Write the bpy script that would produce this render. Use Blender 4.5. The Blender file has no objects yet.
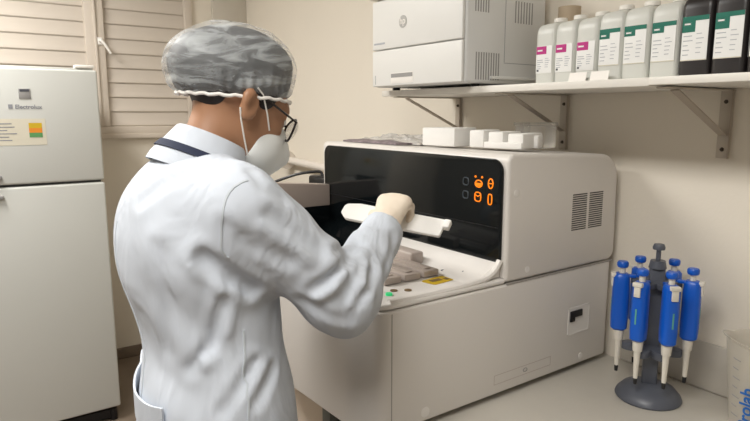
import bpy, bmesh, math, random
import numpy as np
from mathutils import Vector, Matrix, noise as mnoise
random.seed(7)
sc = bpy.context.scene
COL = sc.collection
PI = math.pi

# ------------------------------------------------------------------ camera
cam_d = bpy.data.cameras.new('camera')
cam = bpy.data.objects.new('camera', cam_d)
COL.objects.link(cam)
sc.camera = cam
AZ = math.radians(35.2)
PITCH = math.atan(97/600)
fh = Vector((-math.cos(AZ), math.sin(AZ), 0))
fwd = fh*math.cos(PITCH) + Vector((0, 0, -math.sin(PITCH)))
cam.location = (0, 0, 1.5)
cam.rotation_euler = fwd.to_track_quat('-Z', 'Y').to_euler()
cam_d.sensor_width = 36
cam_d.lens = 36*600/750
cam_d.clip_start = 0.02

# ------------------------------------------------------------------ world, lights, exposure
w = bpy.data.worlds.new('world'); sc.world = w
w.use_nodes = True
w.node_tree.nodes['Background'].inputs[0].default_value = (1, .95, .88, 1)
w.node_tree.nodes['Background'].inputs[1].default_value = 0.25
sc.view_settings.view_transform = 'Standard'
sc.view_settings.look = 'None'
sc.view_settings.gamma = 1
sc.view_settings.exposure = 0.38


def area(name, loc, size, power, color, rot=(0, 0, 0)):
    l = bpy.data.lights.new(name, 'AREA')
    l.shape = 'RECTANGLE'; l.size, l.size_y = size
    l.energy = power; l.color = color
    o = bpy.data.objects.new(name, l); o.location = loc; o.rotation_euler = rot
    COL.objects.link(o)
    return o


LAMPS = [((-2.6, -0.40, 2.66), 42), ((-0.2, -0.50, 2.66), 31)]
for (lx, ly, lz), pw in LAMPS:
    area('ceiling_light_glow', (lx, ly, lz), (1.2, 0.55), pw, (1.0, .985, .955))

# ------------------------------------------------------------------ materials


def srgb(r, g, b):
    return tuple(((c/12.92) if c <= .04045 else ((c+.055)/1.055)**2.4) for c in (r/255, g/255, b/255)) + (1,)


def mat(name, rgb, rough=.5, metal=0, spec=.5, noise=0.04, nscale=20, bump=0, bscale=60, emit=None, estr=0, trans=0, coat=0, alpha=1, sss=0):
    m = bpy.data.materials.new(name); m.use_nodes = True
    nt = m.node_tree; b = nt.nodes['Principled BSDF']
    c = srgb(*rgb)
    b.inputs['Roughness'].default_value = rough
    b.inputs['Metallic'].default_value = metal
    b.inputs['Specular IOR Level'].default_value = spec
    b.inputs['Transmission Weight'].default_value = trans
    b.inputs['Coat Weight'].default_value = coat
    b.inputs['Alpha'].default_value = alpha
    if sss:
        b.inputs['Subsurface Weight'].default_value = sss
        b.inputs['Subsurface Radius'].default_value = (.01, .004, .002)
    tc = nt.nodes.new('ShaderNodeTexCoord')
    if noise:
        n = nt.nodes.new('ShaderNodeTexNoise'); n.inputs['Scale'].default_value = nscale
        n.inputs['Detail'].default_value = 5
        nt.links.new(tc.outputs['Object'], n.inputs['Vector'])
        mr = nt.nodes.new('ShaderNodeMapRange')
        mr.inputs['To Min'].default_value = 1-noise; mr.inputs['To Max'].default_value = 1+noise
        nt.links.new(n.outputs['Fac'], mr.inputs['Value'])
        mx = nt.nodes.new('ShaderNodeVectorMath'); mx.operation = 'SCALE'
        mx.inputs[0].default_value = c[:3]
        nt.links.new(mr.outputs[0], mx.inputs['Scale'])
        nt.links.new(mx.outputs[0], b.inputs['Base Color'])
    else:
        b.inputs['Base Color'].default_value = c
    if bump:
        n2 = nt.nodes.new('ShaderNodeTexNoise'); n2.inputs['Scale'].default_value = bscale
        n2.inputs['Detail'].default_value = 4
        nt.links.new(tc.outputs['Object'], n2.inputs['Vector'])
        bp = nt.nodes.new('ShaderNodeBump'); bp.inputs['Strength'].default_value = bump
        bp.inputs['Distance'].default_value = .01
        nt.links.new(n2.outputs['Fac'], bp.inputs['Height'])
        nt.links.new(bp.outputs[0], b.inputs['Normal'])
    if emit:
        b.inputs['Emission Color'].default_value = srgb(*emit)
        b.inputs['Emission Strength'].default_value = estr
    return m


M = {}
M['wall'] = mat('cream_wall_paint', (234, 226, 212), .7, noise=.02, nscale=3, bump=.05, bscale=90)
M['wall_dim'] = mat('fill_cut_wall_grey', (150, 146, 140), .7, noise=.02, nscale=3)  # unseen walls coloured darker to cut the fill light they bounce back
M['pillar'] = mat('pillar_grey', (205, 198, 186), .7, noise=.02, nscale=3)  # somewhat greyer than the wall beside it
M['tile'] = mat('backsplash_stone', (196, 190, 180), .35, noise=.05, nscale=14)
M['ceiling'] = mat('ceiling_paint', (232, 230, 224), .8, noise=.02)
M['floor'] = mat('brown_floor', (126, 112, 98), .45, noise=.12, nscale=12)
M['window'] = mat('beige_shutter_metal', (204, 194, 182), .5, noise=.02, nscale=6)
M['wframe'] = mat('beige_window_frame', (208, 197, 184), .5, noise=.02, nscale=6)
M['dark_back'] = mat('shutter_shadow_gap', (120, 108, 96), .8)
M['fridge'] = mat('fridge_white_enamel', (206, 207, 202), .32, noise=.012, nscale=8)
M['gasket'] = mat('grey_gasket', (90, 90, 90), .6)
M['table'] = mat('grey_laminate', (205, 200, 190), .35, noise=.03, nscale=30)
M['steel_leg'] = mat('grey_steel_leg', (110, 114, 110), .5)
M['mach'] = mat('analyzer_white_plastic', (222, 217, 211), .38, noise=.012, nscale=5)
M['mach2'] = mat('analyzer_deck_plastic', (234, 230, 225), .3, noise=.01, nscale=5)
M['seam'] = mat('seam_grey', (160, 155, 149), .6)
M['gloss'] = mat('black_glossy_acrylic', (14, 18, 20), .10, spec=.32, noise=0)
M['dark'] = mat('black_plastic', (22, 22, 24), .4, noise=.1)
M['taupe'] = mat('taupe_satin_panel', (168, 154, 145), .4, noise=.02)
M['led'] = mat('orange_led_icon', (120, 60, 10), .4, emit=(255, 128, 6), estr=.95, noise=0)
M['icon'] = mat('unlit_icon', (58, 66, 74), .4, noise=0)
M['green_led'] = mat('green_led', (60, 220, 140), .3, emit=(60, 230, 140), estr=.2, noise=0)
M['vent'] = mat('vent_slot_dark', (58, 56, 54), .7)
M['rack'] = mat('rack_pinkish_grey', (186, 174, 166), .45, noise=.04)
M['yellow'] = mat('yellow_warning_label', (206, 172, 30), .5, noise=.05)
M['brown'] = mat('brown_mark', (120, 96, 60), .5)
M['grey'] = mat('grey_plastic', (150, 148, 146), .5)
M['printer'] = mat('printer_white', (226, 225, 221), .45, noise=.012)
M['printer_side'] = mat('printer_side_white', (222, 222, 220), .45, noise=.012)
M['shelf'] = mat('white_shelf_laminate', (232, 228, 220), .4, noise=.02)
M['bracket'] = mat('pale_bracket_paint', (176, 164, 150), .5)
M['upright'] = mat('bracket_plate_paint', (198, 188, 174), .5)
M['screw'] = mat('dark_screw', (70, 62, 54), .4, metal=.6)
M['jug'] = mat('translucent_bottle_plastic', (228, 229, 222), .35, trans=.2, noise=.02)
M['jug_black'] = mat('black_bottle_plastic', (38, 34, 34), .35, noise=.05)
M['cap_white'] = mat('white_cap', (236, 232, 224), .4)
M['label'] = mat('white_paper_label', (238, 238, 236), .6)
M['magenta'] = mat('magenta_print', (188, 46, 128), .6)
M['teal'] = mat('green_print', (22, 110, 92), .6)
M['teal2'] = mat('pale_green_print', (96, 168, 150), .6)
M['ink'] = mat('grey_ink', (140, 142, 148), .6)
M['ink_dark'] = mat('dark_ink', (70, 72, 80), .6)
M['foam'] = mat('white_styrofoam', (240, 238, 234), .75, noise=.02, bump=.15, bscale=300)
M['clear'] = mat('clear_plastic', (235, 236, 236), .12, trans=.8, noise=0, alpha=.55)
M['bag'] = mat('plastic_bag_film', (240, 236, 230), .2, trans=.35, noise=.05, bump=.4, bscale=25)
M['paper'] = mat('white_paper', (238, 234, 228), .6)
M['purple'] = mat('dark_purple_print', (132, 120, 124), .5, noise=.9, nscale=45)
M['pipblue'] = mat('pipette_blue', (16, 92, 200), .32, noise=.02)
M['pipwhite'] = mat('pipette_white', (226, 220, 208), .4)
M['pipdark'] = mat('pipette_tip_dark', (28, 28, 30), .5)
M['stand'] = mat('slate_grey_stand', (88, 92, 102), .38, noise=.03)
M['pp'] = mat('translucent_polypropylene', (224, 218, 206), .3, trans=.5, noise=.02, alpha=.55)
M['blueink'] = mat('blue_print', (18, 96, 176), .5)
M['tan'] = mat('tan_cardboard', (190, 172, 148), .7)
M['pipe'] = mat('white_pvc', (228, 220, 210), .4)
M['skin'] = mat('skin', (166, 122, 92), .5, noise=.05, nscale=30, sss=.05)
M['coat'] = mat('white_cotton_coat', (202, 208, 217), .85, spec=.15, noise=.015, nscale=10)
M['stitch'] = mat('coat_stitching', (196, 202, 208), .9, spec=.1)
M['navy'] = mat('navy_band', (34, 42, 66), .8, noise=.1)
M['mask'] = mat('white_respirator', (232, 234, 232), .85, spec=.15, noise=.01)
M['strap'] = mat('white_elastic', (240, 236, 230), .8)
M['hair'] = mat('dark_hair', (34, 28, 28), .55, noise=.3, nscale=60)
M['frame'] = mat('black_spectacle_frame', (28, 20, 22), .25, noise=0)
M['lens'] = mat('spectacle_lens', (245, 245, 245), .03, trans=.9, noise=0, alpha=.25)
M['glove'] = mat('cream_latex_glove', (226, 212, 194), .5, noise=.03, nscale=50)
M['trouser'] = mat('dark_trousers', (52, 56, 70), .85, noise=.1)
M['shoe'] = mat('white_shoe', (220, 220, 218), .5)
M['eye'] = mat('eye_white', (230, 226, 220), .3)
M['iris'] = mat('iris_dark', (40, 26, 18), .2)
M['lamp'] = mat('lamp_diffuser', (250, 248, 240), .5, emit=(255, 248, 236), estr=3)
M['emblem'] = mat('emblem_silver_grey', (178, 176, 172), .4)
M['print_pale'] = mat('pale_grey_print', (176, 178, 184), .6)
M['orange'] = mat('orange_print', (226, 138, 40), .6)
M['greenp'] = mat('green_label_print', (90, 150, 90), .6)
M['cream'] = mat('cream_sticker', (214, 208, 190), .6)


def coat_shader(m):
    nt = m.node_tree; b = nt.nodes['Principled BSDF']
    tc = nt.nodes.new('ShaderNodeTexCoord')
    mp = nt.nodes.new('ShaderNodeMapping'); mp.inputs['Scale'].default_value = (9, 9, 4.0)
    mp.inputs['Rotation'].default_value = (.3, .25, 0)
    nt.links.new(tc.outputs['Object'], mp.inputs['Vector'])
    n = nt.nodes.new('ShaderNodeTexNoise'); n.inputs['Scale'].default_value = 1.0
    n.inputs['Detail'].default_value = 2.5; n.inputs['Distortion'].default_value = 1.4
    nt.links.new(mp.outputs[0], n.inputs['Vector'])
    n2 = nt.nodes.new('ShaderNodeTexNoise'); n2.inputs['Scale'].default_value = 900
    nt.links.new(tc.outputs['Object'], n2.inputs['Vector'])
    b1 = nt.nodes.new('ShaderNodeBump'); b1.inputs['Strength'].default_value = .55; b1.inputs['Distance'].default_value = .02
    b2 = nt.nodes.new('ShaderNodeBump'); b2.inputs['Strength'].default_value = .12; b2.inputs['Distance'].default_value = .001
    nt.links.new(n.outputs['Fac'], b1.inputs['Height']); nt.links.new(n2.outputs['Fac'], b2.inputs['Height'])
    nt.links.new(b1.outputs[0], b2.inputs['Normal']); nt.links.new(b2.outputs[0], b.inputs['Normal'])


coat_shader(M['coat'])


def cap_mat():
    m = bpy.data.materials.new('translucent_bouffant_fabric'); m.use_nodes = True
    nt = m.node_tree; b = nt.nodes['Principled BSDF']
    b.inputs['Base Color'].default_value = srgb(225, 230, 232)
    b.inputs['Roughness'].default_value = .45
    tc = nt.nodes.new('ShaderNodeTexCoord')
    mp = nt.nodes.new('ShaderNodeMapping'); mp.inputs['Scale'].default_value = (7, 7, 22)
    mp.inputs['Rotation'].default_value = (.2, .45, .3)
    nt.links.new(tc.outputs['Object'], mp.inputs['Vector'])
    n = nt.nodes.new('ShaderNodeTexNoise'); n.inputs['Scale'].default_value = 1.6
    n.inputs['Detail'].default_value = 6; n.inputs['Distortion'].default_value = 1.6
    nt.links.new(mp.outputs[0], n.inputs['Vector'])
    r = nt.nodes.new('ShaderNodeValToRGB')
    r.color_ramp.elements[0].position = .44; r.color_ramp.elements[0].color = (.17, .17, .17, 1)
    r.color_ramp.elements[1].position = .80; r.color_ramp.elements[1].color = (.72, .72, .72, 1)
    nt.links.new(n.outputs['Fac'], r.inputs[0]); nt.links.new(r.outputs[0], b.inputs['Alpha'])
    bp = nt.nodes.new('ShaderNodeBump'); bp.inputs['Strength'].default_value = .6; bp.inputs['Distance'].default_value = .006
    nt.links.new(n.outputs['Fac'], bp.inputs['Height']); nt.links.new(bp.outputs[0], b.inputs['Normal'])
    return m


M['cap'] = cap_mat()

# ------------------------------------------------------------------ mesh helpers


def newbm():
    return bmesh.new()


def finish(name, bm, m, parent=None, smooth=True, angle=35):
    me = bpy.data.meshes.new(name)
    bmesh.ops.recalc_face_normals(bm, faces=bm.faces)
    bm.to_mesh(me); bm.free()
    mats = m if isinstance(m, (list, tuple)) else [m]
    for x in mats: me.materials.append(x)
    if smooth:
        me.shade_smooth()
        me.set_sharp_from_angle(angle=math.radians(angle))
    o = bpy.data.objects.new(name, me); COL.objects.link(o)
    if parent: o.parent = parent
    return o


def box(bm, c, s, bev=0, seg=2, rot=None, mi=0):
    """axis aligned box, centre c, size s"""
    r = bmesh.ops.create_cube(bm, size=1)
    vs = r['verts']
    for v in vs:
        v.co = Vector((v.co.x*s[0], v.co.y*s[1], v.co.z*s[2]))
    fs = set(f for v in vs for f in v.link_faces)
    if bev:
        es = list(set(e for v in vs for e in v.link_edges))
        rr = bmesh.ops.bevel(bm, geom=es, offset=bev, segments=seg, affect='EDGES', profile=.5)
        vs = list(set([v for f in rr['faces'] for v in f.verts] + [v for v in vs if v.is_valid]))
        fs = set(f for v in vs for f in v.link_faces)
    for f in fs: f.material_index = mi
    mtx = Matrix.Translation(Vector(c))
    if rot: mtx = mtx @ rot
    for v in vs: v.co = mtx @ v.co
    return vs


def bb(bm, x0, x1, y0, y1, z0, z1, bev=0, seg=2, mi=0):
    return box(bm, ((x0+x1)/2, (y0+y1)/2, (z0+z1)/2), (abs(x1-x0), abs(y1-y0), abs(z1-z0)), bev, seg, mi=mi)


def rpoly(pts, radii, seg=6):
    """2D polygon with rounded corners"""
    out = []
    n = len(pts)
    for i in range(n):
        p = Vector(pts[i]); a = Vector(pts[i-1]); b = Vector(pts[(i+1) % n]); r = radii[i] if isinstance(radii, (list, tuple)) else radii
        if r <= 0:
            out.append(tuple(p)); continue
        u = (a-p).normalized(); v = (b-p).normalized()
        ang = u.angle(v); t = r/math.tan(ang/2)
        c = p + (u+v).normalized()*(r/math.sin(ang/2))
        p0 = p+u*t; p1 = p+v*t
        a0 = math.atan2(p0.y-c.y, p0.x-c.x); a1 = math.atan2(p1.y-c.y, p1.x-c.x)
        d = a1-a0
        while d > PI: d -= 2*PI
        while d < -PI: d += 2*PI
        for k in range(seg+1):
            q = a0+d*k/seg
            out.append((c.x+r*math.cos(q), c.y+r*math.sin(q)))
    return out


def prism(bm, pts, a, b, axis='Z', bev=0, seg=3, ends=(True, True), mi=0):
    """extrude 2D polygon between a and b along axis. Z: pts (x,y); X: pts (y,z); Y: pts (x,z)"""
    def co(p, t):
        if axis == 'Z': return (p[0], p[1], t)
        if axis == 'X': return (t, p[0], p[1])
        return (p[0], t, p[1])
    va = [bm.verts.new(co(p, a)) for p in pts]
    vb = [bm.verts.new(co(p, b)) for p in pts]
    n = len(pts)
    fa = bm.faces.new(va[::-1]); fb = bm.faces.new(vb)
    fs = [fa, fb]
    for i in range(n):
        fs.append(bm.faces.new([va[i], va[(i+1) % n], vb[(i+1) % n], vb[i]]))
    for f in fs: f.material_index = mi
    bmesh.ops.recalc_face_normals(bm, faces=fs)
    if bev:
        es = []
        if ends[0]: es += list(fa.edges)
        if ends[1]: es += list(fb.edges)
        bmesh.ops.bevel(bm, geom=es, offset=bev, segments=seg, affect='EDGES', profile=.5)
    return va+vb


def frustum(bm, c0, c1, r0, r1, n=24, mi=0, cap=True):
    c0 = Vector(c0); c1 = Vector(c1); d = (c1-c0).normalized()
    q = d.to_track_quat('Z', 'Y')
    A = [bm.verts.new(c0+q @ Vector((math.cos(2*PI*k/n)*r0, math.sin(2*PI*k/n)*r0, 0))) for k in range(n)]
    B = [bm.verts.new(c1+q @ Vector((math.cos(2*PI*k/n)*r1, math.sin(2*PI*k/n)*r1, 0))) for k in range(n)]
    fs = []
    for k in range(n): fs.append(bm.faces.new([A[k], A[(k+1) % n], B[(k+1) % n], B[k]]))
    if cap:
        fs.append(bm.faces.new(A[::-1])); fs.append(bm.faces.new(B))
    for f in fs: f.material_index = mi


def lathe(bm, prof, centre=(0, 0, 0), n=32, mi=0, closed=False):
    """prof: list of (r,z)"""
    cx, cy, cz = centre
    rings = []
    for r, z in prof:
        if r < 1e-6:
            rings.append([bm.verts.new((cx, cy, cz+z))])
        else:
            rings.append([bm.verts.new((cx+r*math.cos(2*PI*k/n), cy+r*math.sin(2*PI*k/n), cz+z)) for k in range(n)])
    for a, b in zip(rings[:-1], rings[1:]):
        for k in range(n):
            k2 = (k+1) % n
            if len(a) == 1 and len(b) == 1: continue
            if len(a) == 1: f = bm.faces.new([a[0], b[k], b[k2]])
            elif len(b) == 1: f = bm.faces.new([a[k], a[k2], b[0]])
            else: f = bm.faces.new([a[k], a[k2], b[k2], b[k]])
            f.material_index = mi


def tube(bm, pts, r, n=10, closed=False, mi=0, flat=None):
    P = [Vector(p) for p in pts]; m = len(P)
    rings = []
    prevn = None
    for i in range(m):
        if closed: t = (P[(i+1) % m]-P[i-1]).normalized()
        else: t = (P[min(i+1, m-1)]-P[max(i-1, 0)]).normalized()
        if prevn is None:
            nrm = t.orthogonal().normalized() if flat is None else (Vector(flat)-t*Vector(flat).dot(t)).normalized()
        else:
            nrm = (prevn - t*prevn.dot(t)).normalized()
        prevn = nrm
        bn = t.cross(nrm)
        rr = r[i] if isinstance(r, (list, tuple)) else r
        ra, rb = (rr if isinstance(rr, tuple) else (rr, rr))
        rings.append([bm.verts.new(P[i]+nrm*math.cos(2*PI*k/n)*ra+bn*math.sin(2*PI*k/n)*rb) for k in range(n)])
    for i in range(m if closed else m-1):
        a = rings[i]; b = rings[(i+1) % m]
        for k in range(n):
            f = bm.faces.new([a[k], a[(k+1) % n], b[(k+1) % n], b[k]]); f.material_index = mi
    if not closed:
        for rg in (rings[0][::-1], rings[-1]):
            f = bm.faces.new(rg); f.material_index = mi


def spline(pts, n=8):
    P = [Vector(p) for p in pts]; out = []
    for i in range(len(P)-1):
        p0 = P[max(i-1, 0)]; p1 = P[i]; p2 = P[i+1]; p3 = P[min(i+2, len(P)-1)]
        for k in range(n):
            t = k/n
            out.append(.5*((2*p1)+(-p0+p2)*t+(2*p0-5*p1+4*p2-p3)*t*t+(-p0+3*p1-3*p2+p3)*t*t*t))
    out.append(P[-1])
    return out


def text(name, s, size, loc, xdir, ydir, m, parent, depth=.0006, bold=0):
    cu = bpy.data.curves.new(name, 'FONT'); cu.body = s; cu.size = size; cu.extrude = depth; cu.offset = bold
    cu.align_x = 'LEFT'
    tmp = bpy.data.objects.new('tmp_text', cu); COL.objects.link(tmp)
    dg = bpy.context.evaluated_depsgraph_get(); dg.update()
    me = bpy.data.meshes.new_from_object(tmp.evaluated_get(dg))
    bpy.data.objects.remove(tmp)
    X = Vector(xdir).normalized(); Y = Vector(ydir).normalized(); Z = X.cross(Y)
    mt = Matrix((X, Y, Z)).transposed().to_4x4(); mt.translation = Vector(loc)
    me.transform(mt)
    me.materials.clear(); me.materials.append(m)
    o = bpy.data.objects.new(name, me); COL.objects.link(o)
    if parent: o.parent = parent
    return o


def thing(name, label, cat, loc=(0, 0, 0), group=None):
    o = bpy.data.objects.new(name, None); COL.objects.link(o)
    o.empty_display_size = .05
    o['label'] = label; o['category'] = cat
    if group: o['group'] = group
    o['_o'] = 0
    del o['_o']
    o.location = loc
    return o


def tag(o, label, cat, group=None):
    o['label'] = label; o['category'] = cat
    if group: o['group'] = group
    return o


def adopt(root, *objs):
    """children were modelled in world coordinates: keep them there under a root that stands at its base"""
    for o in objs:
        if o.parent is root or o.parent is None:
            o.parent = root
            o.matrix_parent_inverse = Matrix.Translation(-root.location)


def part(name, bm, m, root, **k):
    o = finish(name, bm, m, None, **k)
    o.parent = root
    o.matrix_parent_inverse = Matrix.Identity(4)
    if root.type == 'EMPTY':
        o.data.transform(Matrix.Translation(-root.location))
    else:
        pass
    return o


def ptext(name, s, size, loc, xdir, ydir, m, root, **k):
    o = text(name, s, size, loc, xdir, ydir, m, None, **k)
    o.parent = root
    if root.type == 'EMPTY':
        o.data.transform(Matrix.Translation(-root.location))
    return o


def struct(name, bm, m, parent=None, **k):
    o = finish(name, bm, m, parent, **k)
    o['kind'] = 'structure'
    return o


# ------------------------------------------------------------------ room
XW, YW, ZC = -3.79, 1.64, 2.72      # window wall, shelf wall, ceiling
XE, YS = 1.3, -1.9
T = .12
bm = newbm(); bb(bm, XW-T, XE+T, YS-T, YW+T, -T, 0); struct('floor', bm, M['floor'])
bm = newbm(); bb(bm, XW-T, XE+T, YS-T, YW+T, ZC, ZC+T); struct('ceiling', bm, M['ceiling'])
bm = newbm(); bb(bm, XW-T, XE+T, YW, YW+T, 0, ZC); struct('wall_back', bm, M['wall'])
bm = newbm(); bb(bm, XE, XE+T, YS, YW, 0, ZC); struct('wall_right', bm, M['wall_dim'])
bm = newbm(); bb(bm, XW-T, XE+T, YS-T, YS, 0, ZC); struct('wall_front', bm, M['wall_dim'])
# window wall with an opening for the shuttered window
WY0, WY1, WZ0, WZ1 = -.42, 1.285, 1.375, 2.36
bm = newbm()
bb(bm, XW-T, XW, YS, YW, 0, WZ0)
bb(bm, XW-T, XW, YS, YW, WZ1, ZC)
bb(bm, XW-T, XW, YS, WY0, WZ0, WZ1)
bb(bm, XW-T, XW, WY1, YW, WZ0, WZ1)
struct('wall_left', bm, M['wall'])
bm = newbm(); bb(bm, XW, XW+.03, 1.415, YW, 0, ZC, .004); struct('trim_1', bm, M['pillar'])
bm = newbm(); bb(bm, XW, XW+.012, YS, 1.415, 0, .07, .003); struct('baseboard_left', bm, M['floor'])

# window: frame with mullion, sill rail, two louvred panels
bm = newbm()
fx0, fx1 = XW-.05, XW+.025
bb(bm, fx0, fx1, WY0, WY0+.05, WZ0, WZ1, .004)
bb(bm, fx0, fx1, WY1-.045, WY1, WZ0, WZ1, .004)
bb(bm, fx0, fx1, WY0, WY1, WZ1-.05, WZ1, .004)
bb(bm, fx0, fx1+.01, WY0, WY1, WZ0, WZ0+.05, .004)
bb(bm, fx0, fx1, .675, .775, WZ0+.05, WZ1-.05, .004)
bb(bm, fx1-.004, fx1+.012, .72, .732, WZ0+.05, WZ1-.05, .002)
bb(bm, XW-.02, XW+.045, WY0-.01, WY1+.01, WZ0-.02, WZ0+.008, .004)
win = struct('window_1', bm, M['wframe'])
for (ya, yb) in ((WY0+.05, .675), (.775, WY1-.045)):
    bm = newbm()
    z = WZ0+.05; n = 0
    bb(bm, XW-.048, XW-.042, ya, yb, WZ0+.05, WZ1-.05)
    while z < WZ1-.06:
        # one louvre: a curved slat leaning out at the bottom
        zt = min(z+.083, WZ1-.05)
        prof = [(XW-.016, zt), (XW-.008, zt-.001), (XW-.0065, z+.055), (XW-.004, z+.024), (XW+.000, z+.014), (XW+.000, z+.006), (XW-.005, z), (XW-.020, z+.002)]
        va = [bm.verts.new((p[0], ya, p[1])) for p in prof]; vb = [bm.verts.new((p[0], yb, p[1])) for p in prof]
        for i in range(len(prof)):
            j = (i+1) % len(prof)
            bm.faces.new([va[i], va[j], vb[j], vb[i]])
        bm.faces.new(va); bm.faces.new(vb[::-1])
        z += .083
    o = finish('shutter_panel', bm, M['window'], win, angle=25)
bm = newbm()
tube(bm, [(XW+.03, .748, 1.905), (XW+.06, .75, 1.905), (XW+.066, .765, 1.885), (XW+.066, .795, 1.835)], [.008, .008, .008, .006], n=8)
bb(bm, XW+.025, XW+.034, .735, .762, 1.885, 1.925, .002)
finish('window_latch', bm, M['paper'], win)

# ------------------------------------------------------------------ ceiling lamps (above the frame, they light the room)
for i, ((lx, ly, lz), pw) in enumerate(LAMPS):
    t = thing('ceiling_lamp', ['white ceiling lamp on the window side of the room', 'white ceiling lamp on the side away from the window'][i], 'lamp', (lx, ly, ZC))
    bm = newbm(); bb(bm, lx-.65, lx+.65, ly-.31, ly+.31, ZC-.035, ZC-.001, .01); part('housing', bm, M['cap_white'], t)
    bm = newbm(); bb(bm, lx-.61, lx+.61, ly-.28, ly+.28, ZC-.05, ZC-.036, .004); part('diffuser', bm, M['lamp'], t)

# ------------------------------------------------------------------ refrigerator
FX, FY0, FY1, FT = -2.99, -.03, .574, 1.70
fr = thing('refrigerator', 'white two-door refrigerator standing against the window wall', 'refrigerator', ((FX-.32), (FY0+FY1)/2, 0))
bm = newbm(); bb(bm, FX-.64, FX-.065, FY0+.004, FY1-.004, .05, FT-.012, .012, 3); part('cabinet', bm, M['fridge'], fr)
bm = newbm(); bb(bm, FX-.60, FX-.015, FY0+.015, FY1-.015, FT-.01, FT, .004)
part('top_panel', bm, M['fridge'], fr)
bm = newbm(); bb(bm, FX-.07, FX-.03, FY0+.012, FY1-.012, .08, FT-.02); part('gasket', bm, M['gasket'], fr)
bm = newbm(); bb(bm, FX-.055, FX, FY0, FY1, 1.197, FT-.008, .010, 4); fd = part('freezer_door', bm, M['fridge'], fr)
bm = newbm(); bb(bm, FX-.055, FX, FY0, FY1, .075, 1.186, .010, 4); rd = part('fridge_door', bm, M['fridge'], fr)
bm = newbm(); bb(bm, FX-.05, FX-.005, FY1-.09, FY1-.01, FT, FT+.014, .004); part('hinge_cover', bm, M['cap_white'], fr)
bm = newbm(); bb(bm, FX-.60, FX-.03, FY0+.02, FY1-.02, .012, .055); part('plinth', bm, M['dark'], fr)
for yy in (FY0+.05, FY1-.03):
    bm = newbm(); frustum(bm, (FX-.035, yy, 0.001), (FX-.035, yy, .06), .018, .016, 14); part('foot', bm, M['dark'], fr)


def child(name, bm, m, par, **k):
    o = finish(name, bm, m, None, **k); o.parent = par
    # parents built in the root's local space
    r = par
    while r.parent: r = r.parent
    o.data.transform(Matrix.Translation(-r.location))
    return o


def ctext(name, s, size, loc, xdir, ydir, m, par, **k):
    o = text(name, s, size, loc, xdir, ydir, m, None, **k); o.parent = par
    r = par
    while r.parent: r = r.parent
    o.data.transform(Matrix.Translation(-r.location))
    return o


for (dz, dr) in ((1.232, fd), (1.148, rd)):
    bm = newbm(); bb(bm, FX+.0005, FX+.016, .05, .168, dz-.012, dz+.008, .006, 3); child('handle', bm, M['grey'], dr)
# badge and sticker
bm = newbm(); bb(bm, FX+.0004, FX+.003, .258, .302, 1.562, 1.605, .001); child('badge', bm, M['grey'], fd)
bm = newbm(); bb(bm, FX+.0034, FX+.004, .262, .298, 1.592, 1.602); child('badge_bar', bm, M['ink_dark'], fd)
ctext('brand_lettering', 'Electrolux', .0245, (FX+.0006, .240, 1.520), (0, 1, 0), (0, 0, 1), M['ink'], fd, bold=.0006)
bm = newbm()
bb(bm, FX+.0004, FX+.0016, .216, .232, 1.520, 1.538, .0)
child('brand_mark', bm, M['ink'], fd)
bm = newbm(); bb(bm, FX+.0004, FX+.001, .11, .350, 1.365, 1.478); st = child('energy_sticker', bm, M['cream'], fd)
for k, (mm, z0, z1) in enumerate((('yellow', 1.438, 1.460), ('orange', 1.418, 1.438), ('greenp', 1.398, 1.418))):
    bm = newbm(); bb(bm, FX+.0012, FX+.0018, .285, .335, z0, z1); child('colour_band', bm, M[mm], fd)
bm = newbm()
for k in range(6):
    bb(bm, FX+.0012, FX+.0016, .15, .15+random.uniform(.05, .11), 1.385+k*.014, 1.389+k*.014)
child('sticker_print', bm, M['ink'], fd)

# ------------------------------------------------------------------ table
M['beige_panel'] = mat('beige_panel_laminate', (214, 200, 184), .6, noise=.02)
LEGX = -1.41
tb = thing('table', 'long light grey laminate table along the wall', 'table', (-.9, 1.2, 0))
bm = newbm(); bb(bm, -2.35, .75, .80, YW-.004, .72, .75, .004); part('tabletop', bm, M['table'], tb)
bm = newbm(); bb(bm, -2.3, .7, .86, .885, .64, .719, .002); bb(bm, -2.3, .7, 1.56, 1.58, .64, .719, .002); part('apron', bm, M['steel_leg'], tb)
bm = newbm(); bb(bm, -2.27, -1.0, .93, .945, .12, .64, .002); part('modesty_panel', bm, M['beige_panel'], tb)
for xx in (-2.3, LEGX, .68):
    for yy in (.84, 1.57):
        bm = newbm(); bb(bm, xx-.022, xx+.022, yy-.02, yy+.02, 0.0, .7195, .003); part('leg', bm, M['steel_leg'], tb)

# backsplash strip on the wall
bm = newbm(); bb(bm, -1.0, .75, YW-.010, YW-.0005, .7515, .885, .003)
struct('trim_2', bm, M['tile'])

# ------------------------------------------------------------------ analyzer
AX0, AX1 = -1.95, -1.03
an = thing('laboratory_analyzer', 'large white benchtop laboratory analyzer with a black glass front panel', 'analyzer', (-1.49, 1.2, .75))


def zc(pts):
    return pts


plan = rpoly([(AX1, 1.61), (AX1, .746), (-1.11, .708), (-1.49, .692), (-1.87, .708), (AX0, .746), (AX0, 1.61)], [.03, .045, .12, .4, .12, .045, .03], 8)
bm = newbm(); prism(bm, plan, .768, 1.062, 'Z', .006, 3); body = part('lower_housing', bm, M['mach'], an)
ins = rpoly([(AX1-.04, 1.58), (AX1-.04, .84), (-1.12, .80), (-1.86, .80), (AX0+.04, .84), (AX0+.04, 1.58)], .02, 4)
bm = newbm(); prism(bm, ins, .7525, .768, 'Z'); part('base_plinth', bm, M['vent'], an)
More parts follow.
